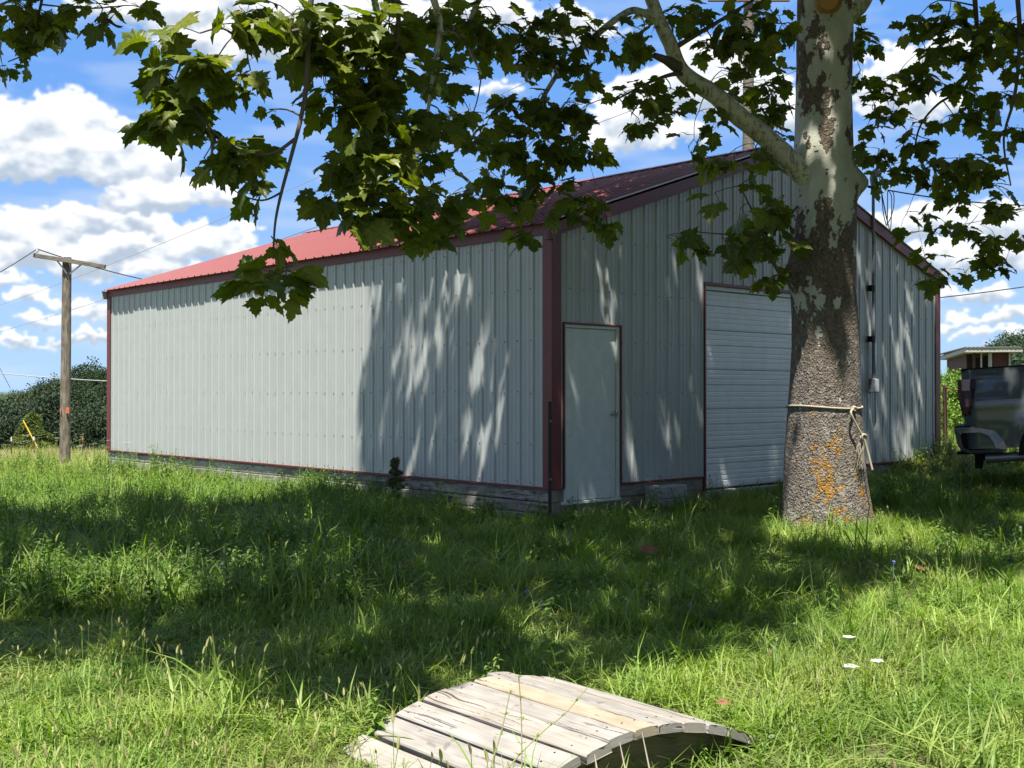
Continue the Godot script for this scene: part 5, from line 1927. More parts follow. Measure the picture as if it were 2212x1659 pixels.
	# ---- leaf sprays. [x, y, radius as measured, depth, leaves, leaf length]
	var sprays := [
		[390, 55, 45, 6.9, 9, 0.20], [355, 130, 45, 6.85, 9, 0.20], [420, 130, 45, 6.85, 11, 0.20], [380, 175, 45, 6.85, 11, 0.19], [330, 185, 35, 6.85, 6, 0.19], [360, 240, 45, 6.85, 11, 0.18], [410, 270, 40, 6.85, 10, 0.18], [340, 260, 25, 6.85, 4, 0.18], [470, 120, 35, 6.9, 6, 0.17],
		[460, 300, 35, 6.9, 7, 0.17], [440, 340, 25, 6.9, 4, 0.18], [500, 335, 35, 6.9, 8, 0.16], [550, 325, 35, 6.9, 8, 0.16], [545, 375, 30, 6.9, 5, 0.16], [500, 190, 30, 6.95, 6, 0.15], [540, 150, 30, 6.95, 5, 0.15], [520, 160, 25, 6.95, 4, 0.14], [480, 50, 40, 6.95, 7, 0.18], [580, 235, 15, 6.95, 3, 0.12],
		[590, 590, 45, 6.85, 11, 0.185], [570, 620, 30, 6.85, 5, 0.18], [615, 600, 30, 6.85, 4, 0.17], [585, 510, 22, 6.85, 4, 0.13],
		[60, 20, 60, 8.6, 22, 0.15], [20, 40, 40, 8.6, 12, 0.15], [110, 18, 40, 8.6, 10, 0.15], [30, 105, 24, 8.6, 6, 0.12], [10, 140, 22, 8.6, 7, 0.11], [60, 140, 12, 8.6, 2, 0.10], [220, 15, 35, 8.2, 10, 0.15], [265, 10, 35, 8.2, 9, 0.15], [185, 20, 22, 8.2, 5, 0.14],
		[560, 20, 60, 7.0, 14, 0.17], [630, 30, 60, 7.1, 18, 0.17], [690, 60, 60, 7.2, 20, 0.17], [700, 140, 55, 7.3, 18, 0.18], [720, 215, 50, 7.4, 15, 0.18], [760, 60, 70, 7.4, 24, 0.17], [840, 50, 70, 7.5, 24, 0.17], [780, 150, 65, 7.5, 22, 0.17], [860, 150, 70, 7.6, 24, 0.17], [800, 240, 65, 7.5, 22, 0.17], [870, 250, 65, 7.7, 22, 0.17], [760, 300, 50, 7.5, 15, 0.18], [715, 400, 40, 7.4, 9, 0.18], [700, 345, 22, 7.4, 3, 0.14],
		[800, 340, 55, 7.5, 18, 0.17], [860, 340, 60, 7.7, 18, 0.17], [820, 410, 50, 7.4, 14, 0.20], [780, 440, 40, 7.4, 10, 0.18], [870, 430, 50, 7.5, 14, 0.18], [800, 480, 34, 7.4, 7, 0.17], [905, 470, 42, 7.6, 11, 0.17], [940, 420, 45, 7.9, 12, 0.17], [960, 465, 34, 7.9, 8, 0.16], [885, 510, 28, 7.6, 6, 0.15], [930, 320, 55, 8.1, 17, 0.16], [950, 240, 50, 8.3, 15, 0.16], [930, 150, 60, 8.4, 22, 0.16], [940, 60, 70, 8.4, 26, 0.16],
		[1010, 40, 60, 9.8, 26, 0.16], [1080, 50, 65, 10.2, 28, 0.16], [1150, 60, 65, 10.6, 28, 0.16], [1220, 55, 60, 10.8, 26, 0.16], [1290, 70, 50, 10.9, 18, 0.16], [1120, 120, 45, 10.4, 16, 0.16], [1190, 130, 50, 10.7, 20, 0.16], [1260, 140, 40, 10.9, 14, 0.16], [1060, 110, 40, 10.0, 12, 0.16], [970, 180, 30, 9.0, 8, 0.15],
		[1170, 200, 50, 10.8, 18, 0.16], [1110, 230, 45, 10.6, 16, 0.16], [1060, 250, 45, 10.5, 15, 0.16], [1020, 240, 30, 10.3, 8, 0.16], [1220, 220, 45, 10.8, 16, 0.16], [1270, 225, 30, 10.8, 7, 0.16], [1100, 290, 55, 10.7, 22, 0.16], [1170, 290, 55, 10.8, 22, 0.16], [1240, 290, 45, 10.8, 16, 0.16], [1040, 310, 40, 10.4, 13, 0.16], [1130, 345, 50, 10.8, 18, 0.16], [1210, 340, 45, 10.8, 16, 0.16], [1270, 330, 28, 10.8, 7, 0.15], [1060, 370, 35, 10.6, 10, 0.16], [1000, 300, 26, 9.4, 6, 0.15],
		[1020, 425, 34, 10.4, 10, 0.16], [1080, 425, 36, 10.6, 11, 0.16], [1130, 420, 34, 10.7, 10, 0.16], [1150, 385, 26, 10.7, 6, 0.15], [1200, 415, 28, 10.8, 7, 0.16], [1240, 430, 38, 10.8, 12, 0.16], [1300, 430, 34, 10.8, 9, 0.17], [1310, 470, 26, 10.8, 6, 0.16], [1240, 465, 22, 10.8, 4, 0.15], [1150, 500, 28, 10.7, 9, 0.15], [1170, 460, 18, 10.7, 4, 0.15],
		[1350, 200, 34, 11.0, 10, 0.16], [1400, 200, 36, 11.1, 12, 0.16], [1450, 190, 36, 11.3, 12, 0.16], [1380, 255, 28, 11.0, 7, 0.16], [1420, 230, 26, 11.2, 7, 0.16], [1390, 70, 40, 11.1, 13, 0.16], [1350, 110, 26, 11.0, 6, 0.15], [1450, 30, 45, 11.3, 15, 0.16], [1510, 30, 50, 11.4, 18, 0.17], [1570, 40, 55, 11.5, 20, 0.17], [1640, 30, 55, 11.6, 22, 0.17], [1690, 50, 40, 11.7, 12, 0.17], [1540, 95, 45, 11.6, 13, 0.17], [1600, 100, 45, 11.6, 14, 0.17], [1660, 95, 45, 11.7, 13, 0.17], [1560, 150, 30, 11.7, 6, 0.18],
		[1610, 180, 40, 13.4, 12, 0.18], [1670, 180, 45, 13.4, 16, 0.18], [1700, 230, 34, 13.4, 12, 0.18], [1640, 235, 40, 13.4, 12, 0.18], [1690, 285, 26, 13.4, 7, 0.18], [1560, 260, 34, 11.9, 7, 0.19], [1510, 240, 20, 11.8, 3, 0.16], [1500, 300, 24, 11.9, 3, 0.20], [1520, 335, 28, 11.9, 4, 0.20], [1590, 320, 34, 12.0, 7, 0.19], [1630, 310, 30, 12.0, 5, 0.18], [1485, 290, 14, 11.9, 1, 0.19],
		[1590, 350, 26, 12.0, 4, 0.22], [1545, 415, 22, 12.0, 2, 0.25], [1620, 395, 26, 12.0, 3, 0.24], [1640, 375, 22, 12.0, 2, 0.24], [1660, 430, 32, 12.05, 6, 0.22], [1695, 420, 26, 12.15, 5, 0.22], [1600, 450, 32, 12.0, 5, 0.24], [1640, 470, 36, 12.1, 8, 0.22], [1685, 480, 34, 12.15, 8, 0.22], [1600, 505, 32, 12.0, 5, 0.24], [1560, 515, 30, 11.95, 4, 0.24], [1640, 520, 34, 12.1, 7, 0.22], [1620, 550, 28, 12.1, 4, 0.23], [1690, 530, 24, 12.2, 4, 0.20], [1440, 510, 32, 11.85, 5, 0.24], [1485, 535, 22, 11.9, 2, 0.24], [1500, 510, 18, 11.9, 2, 0.20], [1680, 600, 24, 12.25, 6, 0.17], [1655, 610, 18, 12.2, 4, 0.15], [1700, 570, 16, 12.3, 3, 0.16],
		[1850, 100, 30, 12.9, 8, 0.17], [1870, 70, 24, 12.9, 6, 0.17], [1860, 150, 26, 12.9, 7, 0.17], [1990, 30, 36, 11.9, 12, 0.16], [2050, 40, 50, 11.8, 22, 0.16], [2120, 50, 55, 11.6, 26, 0.16], [2190, 50, 50, 11.4, 22, 0.16], [2000, 100, 34, 12.0, 11, 0.16], [2060, 110, 45, 11.8, 18, 0.16], [2130, 120, 50, 11.6, 22, 0.16], [2195, 130, 40, 11.4, 14, 0.16], [1940, 160, 28, 12.1, 8, 0.17], [1980, 170, 32, 12.1, 10, 0.16], [2040, 180, 36, 12.0, 12, 0.16], [2110, 190, 40, 11.8, 14, 0.16], [2180, 195, 36, 11.6, 12, 0.16], [1930, 210, 26, 12.2, 7, 0.16], [1885, 230, 28, 12.5, 8, 0.17], [1920, 260, 34, 12.3, 10, 0.17], [1870, 280, 28, 12.5, 8, 0.16], [1960, 290, 34, 12.3, 10, 0.17], [1900, 320, 34, 12.4, 10, 0.16], [1860, 330, 24, 12.5, 7, 0.16], [1950, 350, 34, 12.3, 10, 0.17], [1910, 370, 26, 12.4, 6, 0.16],
		[2060, 245, 34, 12.0, 9, 0.16], [2120, 260, 36, 11.8, 11, 0.16], [2180, 275, 36, 11.6, 10, 0.17], [2010, 300, 32, 12.2, 9, 0.16], [2010, 350, 38, 12.2, 13, 0.16], [2070, 340, 42, 12.0, 15, 0.17], [2130, 340, 38, 11.9, 12, 0.16], [2030, 400, 36, 12.2, 12, 0.16], [2090, 390, 40, 12.0, 13, 0.17], [2150, 400, 32, 11.8, 8, 0.16], [1985, 390, 22, 12.2, 5, 0.15], [2070, 430, 20, 12.0, 4, 0.15],
		[1960, 460, 18, 12.2, 3, 0.14], [1990, 475, 24, 12.2, 5, 0.14], [2030, 470, 22, 12.2, 5, 0.14], [1985, 500, 18, 12.2, 3, 0.14], [2020, 505, 20, 12.2, 4, 0.14], [2120, 450, 30, 11.9, 7, 0.16], [2180, 450, 32, 11.8, 8, 0.16], [2150, 510, 36, 11.8, 11, 0.16], [2200, 520, 32, 11.7, 9, 0.16], [2100, 480, 18, 11.9, 4, 0.15], [2110, 560, 30, 11.9, 8, 0.16], [2170, 570, 34, 11.8, 10, 0.16], [2000, 560, 24, 12.1, 8, 0.15], [2020, 590, 24, 12.1, 8, 0.15], [2000, 600, 20, 12.1, 6, 0.15], [2085, 590, 14, 11.9, 3, 0.14],
	]
	var r := RandomNumberGenerator.new()
	r.seed = 99
	var seen := []
	for s in sprays:
		seen.append([at(s[0], s[1], s[3]), s[2] / 2507.0 * s[3] * 1.12, int(s[4] * 1.25) if s[5] < 0.19 else s[4], s[5]])
	# the rest of the crown, over the yard and above the picture
	var above := []
	var cell := 0.34
	for gi in range(-26, 27):
		for gj in range(15, 66):
			var gx := (gi + r.randf()) * cell
			var gd := (gj + r.randf()) * cell
			if not shaded(gx, gd) or n_soft.get_noise_2d(gx * 0.75 + 17.0, gd * 0.75) > 0.40:
				continue
			for t in 14:
				var h := r.randf_range(4.2, 15.5)
				var x := gx - 0.037 * h
				var d := gd - 0.373 * h
				var e := Vector3((x - 1.0) / 9.6, (h - 9.0) / 6.6, (d - 10.6) / 9.5)
				if d < 1.6 or e.length() > 1.0:
					continue
				if h < EYE + 0.352 * d + 0.45 and absf(x) < 0.48 * d + 0.6:
					continue
				above.append([Vector3(x, h, -d), r.randf_range(0.25, 0.42), 34, 0.19])
				break
	# grow a twig to every spray from the nearest wood
	var stw := new_st()
	var all := seen + above
	var from := Vector3(3.4, 6.0, -12.6)
	all.sort_custom(func(a, b): return a[0].distance_squared_to(from) < b[0].distance_squared_to(from))
	var near_in := {}
	for s in seen:
		near_in[s[0]] = true
	var buckets := [[], [], []]
	var cols := [[], [], []]
	var parts := []
	var spray_at := [[], [], [], []]
	for s in all:
		var c: Vector3 = s[0]
		var best := 0
		var bd := 1e9
		for i in nodes.size():
			var q: float = c.distance_squared_to(nodes[i][0])
			if q < bd:
				bd = q
				best = i
		var a: Vector3 = nodes[best][0]
		var gap := sqrt(bd)
		if gap > 0.04:
			var mid := a.lerp(c, 0.5) + Vector3(r.randfn(), absf(r.randfn()) * 0.8, r.randfn()) * gap * 0.10
			var line := curve([a, mid, c], 3)
			var r0: float = minf(nodes[best][1] * 0.7, 0.006 + gap * 0.008)
			tube(stw, line.map(func(p): return p - o), steps_between(r0, 0.004, line.size()), 5, false)
			for i in range(1, line.size()):
				if gap > 0.2 or i == line.size() - 1:
					nodes.append([line[i], r0 * 0.7])
		# the sprays above the picture are copies of a few whole sprays
		if not near_in.has(c):
			var kk: float = s[1] / 0.34
			spray_at[r.randi() % 4].append(Transform3D(Basis(Vector3.UP, r.randf() * TAU).scaled(Vector3(kk, kk, kk)), c - o))
			continue
		# small twigs inside the spray, with leaves along them
		var inside: bool = near_in.has(c)
		var n: int = s[2]
		var twigs := maxi(1, n / 5)
		var made := 0
		for t in twigs:
			var d := Vector3(r.randfn(), r.randfn() * 0.8 - 0.15, r.randfn()).normalized()
			var ln: float = s[1] * r.randf_range(0.7, 1.15)
			var tip := c + d * ln + Vector3(0, -0.15 * ln, 0)
			var m2 := c + d * ln * 0.5
			if inside:
				tube(stw, [c - o, m2 - o, tip - o], [0.004, 0.0035, 0.0022], 4, false)
			var quota := (n * (t + 1)) / twigs - made
			for k in quota:
				var f := (k + 0.8) / quota
				var p := c.lerp(m2, f * 2.0) if f < 0.5 else m2.lerp(tip, f * 2.0 - 1.0)
				p += Vector3(r.randfn(), r.randfn(), r.randfn()) * s[1] * 0.16
				var size: float = s[3] * r.randf_range(0.62, 1.15)
				# blades hang out and down from the twig, face turned up
				var outw := (d * 0.5 + Vector3(r.randfn(), r.randfn() * 0.4 - 0.55, r.randfn()) * 0.8).normalized()
				var face2 := Vector3(r.randfn() * 0.55, 1.0, r.randfn() * 0.55 + 0.15)
				var z := (face2 - outw * face2.dot(outw)).normalized()
				var x := outw.cross(z).normalized()
				var xf := Transform3D(Basis(x * size, outw * size, z * size), p + outw * size * 0.42 - o)
				var g := r.randf_range(0.75, 1.25)
				var col := Color(0.152, 0.208, 0.032).lerp(Color(0.285, 0.315, 0.042), pow(r.randf(), 2.0)) * g
				if inside and s[3] > 0.0:
					parts.append([size / -c.z, xf, col, r.randi() % 3])
				else:
					var v := r.randi() % 3
					buckets[v].append(xf)
					cols[v].append(col)
			made += quota
	obj("twigs", stw, M.twig, tree).set_meta("kind", "stuff")
	parts.sort_custom(func(a, b): return a[0] > b[0])
	var shapes := [leaf_shape(1), leaf_shape(2), leaf_shape(3)]
	var tex := leaf_texture()
	var lm := leafy(Color(0.95, 1.0, 0.42), 0.42, 0.45)
	lm.albedo_texture = tex
	var tones := []
	for c in [Color(0.138, 0.192, 0.032), Color(0.17, 0.228, 0.034), Color(0.21, 0.26, 0.036), Color(0.275, 0.31, 0.042)]:
		var t2 := leafy(Color(0.95, 1.0, 0.42), 0.42, 0.45)
		t2.albedo_texture = tex
		t2.albedo_color = lin(c.r, c.g, c.b)
		tones.append(t2)
	for i in parts.size():
		var q: Array = parts[i]
		if i < 300:
			var lf := inst("leaf", shapes[q[3]], tones[mini(3, int(clampf((q[2].g - 0.16) / 0.046, 0, 3)))], tree)
			lf.transform = q[1]
		else:
			buckets[q[3]].append(q[1])
			cols[q[3]].append(q[2])
	for v in 3:
		many("foliage", shapes[v], lm, buckets[v], cols[v], tree)
	for v in 4:
		many("foliage", spray_mesh(60 + v, 34, 0.34, 0.19), lm, spray_at[v], [], tree)


func build_rope():
	var y0 := 1.5 - (880.0 - 848.0) / 2507.0 * 12.2
	var rope := thing("tied_rope", "pale rope knotted round the sycamore trunk with a hanging tail", "rope", Vector3(3.4, y0, -TREE_D))
	var o := rope.position
	var st := new_st()
	var pts := []
	for i in 49:
		var a := TAU * i / 48.0
		pts.append(trunk_skin(a, y0 + 0.015 * cos(a * 2.0 + 1.0)) + Vector3(cos(a), 0, sin(a)) * 0.010 - o)
	tube(st, pts, steps_between(0.011, 0.011, pts.size()), 7, false)
	obj("loop", st, M.rope, rope)
	var kn := trunk_skin(0.98, y0) + Vector3(0.01, -0.015, 0.025) - o
	st = new_st()
	for q in [[0.0, 0.6], [1.2, 1.9], [2.3, 0.3]]:
		var ring := []
		for i in 17:
			var t := TAU * i / 16.0
			ring.append(kn + Basis(Vector3(cos(q[0]), sin(q[1]), sin(q[0])).normalized(), q[1]) * Vector3(cos(t) * 0.024, sin(t) * 0.022, 0.008 * sin(2.0 * t)))
		tube(st, ring, steps_between(0.010, 0.010, 17), 6, false)
	obj("knot", st, M.rope, rope)
	st = new_st()
	var tail := [kn, at(1838, 892, 12.16) - o, at(1850, 918, 12.18) - o, at(1862, 940, 12.2) - o, at(1867, 950, 12.2) - o, at(1874, 975, 12.2) - o, at(1884, 1015, 12.18) - o]
	var c := curve(tail, 5)
	tube(st, c, steps_between(0.012, 0.012, c.size()), 7)
	obj("tail", st, M.rope, rope)
	st = new_st()
	var k2 := at(1865, 944, 12.2) - o
	for q in [[0.4, 0.2], [1.6, 1.1]]:
		var ring := []
		for i in 17:
			var t := TAU * i / 16.0
			ring.append(k2 + Basis(Vector3(1, q[0], 0.3).normalized(), q[1]) * Vector3(cos(t) * 0.032, sin(t) * 0.030, 0.01 * sin(2.0 * t)))
		tube(st, ring, steps_between(0.011, 0.011, 17), 6, false)
	obj("knot", st, M.rope, rope)
	# the frayed end that hangs beside the trunk
	st = new_st()
	var rr := RandomNumberGenerator.new()
	rr.seed = 8
	for i in 26:
		var p := at(1860 + rr.randf_range(-3, 3), 950, 12.22) - o
		var line := [p]
		for k in 8:
			p += Vector3(rr.randfn() * 0.010, -0.038, rr.randfn() * 0.010)
			line.append(p)
		tube(st, line, steps_between(0.0035, 0.0025, 9), 4, false)
	obj("frayed_end", st, M.rope, rope).set_meta("kind", "stuff")


# ---------------------------------------------------------------- plants

func blade(st: SurfaceTool, root: Vector3, lean: Vector3, h: float, w: float, bend: float, tint: Color, seg := 3):
	# one grass blade: a narrow strip that bows over
	var side := lean.cross(Vector3.UP).normalized()
	var pts := []
	for i in seg + 1:
		var t := float(i) / seg
		pts.append(root + Vector3.UP * h * (t - bend * 0.45 * t * t) + lean * h * bend * t * t)
	st.set_color(tint)
	for i in seg:
		var w0 := w * (1.0 - pow(float(i) / seg, 2.0) * 0.85)
		var w1 := w * (1.0 - pow(float(i + 1) / seg, 2.0) * 0.85)
		var a: Vector3 = pts[i] - side * w0
		var b: Vector3 = pts[i] + side * w0
		var c: Vector3 = pts[i + 1] + side * w1
		var d: Vector3 = pts[i + 1] - side * w1
		if i == seg - 1:
			tri(st, a, b, pts[i + 1], -lean + Vector3.UP * 0.4)
		else:
			tri(st, a, b, c, -lean + Vector3.UP * 0.4)
			tri(st, a, c, d, -lean + Vector3.UP * 0.4)


func tuft(s: int, n: int, hmin: float, hmax: float, w: float, spread: float, bend: float, clumps := 1, wide := 0.0) -> ArrayMesh:
	# a tuft of blades, or a small patch of several tufts that differ in tone and height
	var r := RandomNumberGenerator.new()
	r.seed = s
	var st := new_st()
	for c in clumps:
		var o := Vector3.ZERO
		if clumps > 1:
			var q := TAU * c / clumps + r.randf()
			o = Vector3(cos(q), 0, sin(q)) * wide * sqrt(r.randf())
		var tall := 1.0 if clumps == 1 else r.randf_range(0.75, 1.25)
		var tone := 1.0 if clumps == 1 else r.randf_range(0.82, 1.2)
		for i in n:
			var a := r.randf() * TAU
			var lean := Vector3(cos(a), 0, sin(a))
			var p := o + Vector3(r.randfn(), 0, r.randfn()) * spread * 0.5 + Vector3(0, -0.02, 0)
			var g := r.randf_range(0.72, 1.3) * tone
			var dry := r.randf()
			var tint := Color(g, g, g) if dry > 0.13 else Color(g * 1.7, g * 1.3, g * 1.4)
			blade(st, p, lean, r.randf_range(hmin, hmax) * tall, w * r.randf_range(0.6, 1.2), bend * r.randf_range(0.3, 1.6), tint)
	return st.commit()


func leaf_blade(st: SurfaceTool, root: Vector3, dir: Vector3, up: Vector3, ln: float, wid: float, droop: float, tint: Color):
	# a pointed oval leaf in four facets, folded along its rib
	var side := dir.cross(up).normalized()
	st.set_color(tint)
	var m1 := root + dir * ln * 0.35 + up * ln * 0.03
	var m2 := root + dir * ln * 0.7 - Vector3.UP * ln * droop * 0.4
	var tip := root + dir * ln - Vector3.UP * ln * droop
	for sgn in [-1.0, 1.0]:
		var e1: Vector3 = m1 + side * wid * sgn + up * wid * 0.3
		var e2: Vector3 = m2 + side * wid * 0.7 * sgn + up * wid * 0.2
		tri(st, root, m1, e1, up)
		tri(st, m1, m2, e1, up)
		tri(st, e1, m2, e2, up)
		tri(st, m2, tip, e2, up)


func weed_mesh(s: int, kind: int) -> ArrayMesh:
	# one leafy weed, about a metre tall before scaling
	var r := RandomNumberGenerator.new()
	r.seed = s
	var st := new_st()
	var stems := 1 if kind == 0 else 3
	for q in stems:
		var lean := Vector3(r.randfn(), 0, r.randfn()) * (0.10 if kind == 0 else 0.22)
		var top := Vector3(lean.x, 1.0 - 0.2 * q, lean.z)
		st.set_color(Color(0.8, 0.75, 0.8))
		tube(st, [Vector3(0, -0.05, 0), top * 0.5 + Vector3(lean.z, 0, lean.x) * 0.1, top], [0.012, 0.009, 0.004], 5, false)
		var n := 22 if kind == 0 else 16
		for i in n:
			var t := 0.12 + 0.88 * i / n
			var a := i * 2.4 + r.randf() * 0.6
			var d := Vector3(cos(a), 0.25, sin(a)).normalized()
			var ln := lerpf(0.34, 0.12, t) * r.randf_range(0.75, 1.2)
			var g := r.randf_range(0.75, 1.25)
			if kind == 2:
				# ferny: a rib with narrow leaflets
				for k in 5:
					for sg in [-1.0, 1.0]:
						var o: Vector3 = top * t + d * ln * (0.2 + 0.16 * k)
						leaf_blade(st, o, (d * 0.6 + d.cross(Vector3.UP) * sg).normalized(), Vector3.UP, ln * 0.30, ln * 0.045, 0.3, Color(g, g, g))
			else:
				leaf_blade(st, top * t, d, (Vector3.UP - d * d.y).normalized(), ln, ln * (0.16 if kind == 0 else 0.24), 0.45, Color(g, g, g))
	return st.commit()


func head_mesh(s: int, stem: float, head: float, fat: float, kind: int) -> ArrayMesh:
	# a bare stem with a seed head or a flower on top
	var r := RandomNumberGenerator.new()
	r.seed = s
	var st := new_st()
	var lean := Vector3(r.randfn(), 0, r.randfn()) * 0.12 * stem
	var top := Vector3(lean.x, stem, lean.z)
	st.set_color(Color(0.55, 0.8, 0.5))
	tube(st, [Vector3(0, -0.03, 0), Vector3(lean.x * 0.3, stem * 0.5, lean.z * 0.3), top], [0.0022, 0.0018, 0.0014], 4, false)
	st.set_color(Color(1, 1, 1))
	if kind == 0:
		# a bristly cylinder that nods
		var nod := Vector3(r.randfn(), 0, r.randfn()).normalized() * head * 0.35
		var pts := [top, top + Vector3(0, head * 0.3, 0) + nod * 0.15, top + Vector3(0, head * 0.65, 0) + nod * 0.5, top + Vector3(0, head * 0.95, 0) + nod]
		tube(st, pts, [fat * 0.6, fat, fat * 0.9, fat * 0.3], 6)
		for i in 40:
			var t := r.randf()
			var p: Vector3 = pts[0].lerp(pts[3], t)
			var a := r.randf() * TAU
			var d := Vector3(cos(a), 0.9, sin(a)).normalized()
			tri(st, p, p + d.cross(Vector3.UP).normalized() * 0.0012, p + d * fat * 2.4, Vector3(cos(a), 0, sin(a)))
	elif kind == 1:
		# round head of many short florets
		for i in 46:
			var d := Vector3(r.randfn(), r.randfn() + 0.4, r.randfn()).normalized()
			var sd := d.cross(Vector3(0.3, 0.9, 0.2)).normalized() * fat * 0.22
			tri(st, top + d * fat * 0.3 - sd, top + d * fat * 0.3 + sd, top + d * fat, d.cross(sd))
	else:
		# flat umbel: florets on spokes
		for i in 34:
			var a := r.randf() * TAU
			var q := sqrt(r.randf()) * fat
			var p := top + Vector3(cos(a) * q, head + 0.10 * q, sin(a) * q)
			st.set_color(Color(0.35, 0.5, 0.3))
			tri(st, top, top + Vector3(0.0012, 0, 0), p, Vector3(0, 0, 1))
			st.set_color(Color(1, 1, 1))
			for k in 5:
				var b := TAU * k / 5.0 + a
				var e := Vector3(cos(b), 0.15, sin(b)) * 0.0075
				var f := Vector3(cos(b + 0.9), 0.1, sin(b + 0.9)) * 0.0075
				tri(st, p, p + e, p + f, Vector3.UP)
	return st.commit()


func blocked(x: float, d: float, margin := 0.0) -> bool:
	# where nothing grows: in the barn, the trunk, on the bridge
	var l := Basis(Vector3.UP, deg_to_rad(-42.53)) * Vector3(x - 0.461, 0, -d + 13.4)
	if l.x > -0.03 - margin and l.x < BARN_W + 0.03 + margin and l.z < 0.03 + margin and l.z > -BARN_L - 0.03 - margin:
		return true
	if Vector2(x - 3.4, d - TREE_D).length() < 0.46 + margin:
		return true
	var q := Vector2(x, d) - BR
	var along := q.dot(BR_T)
	var across := -q.dot(Vector2(BR_T.y, -BR_T.x))
	if along > -0.78 and along < 0.80 and across > -0.02 and across < 1.07:
		return true
	# the step blocks
	return absf(l.x - 1.83) < 0.33 + margin and absf(l.z - 0.17) < 0.13 + margin


func copy_of(src: Node3D, label: String, where: Vector3, turn: float, size: float) -> Node3D:
	var c := src.duplicate()
	c.name = numbered(String(src.name).rstrip("0123456789").trim_suffix("_"))
	add_child(c)
	c.position = where
	c.rotation.y = turn
	c.scale = Vector3.ONE * size
	c.set_meta("label", label)
	return c


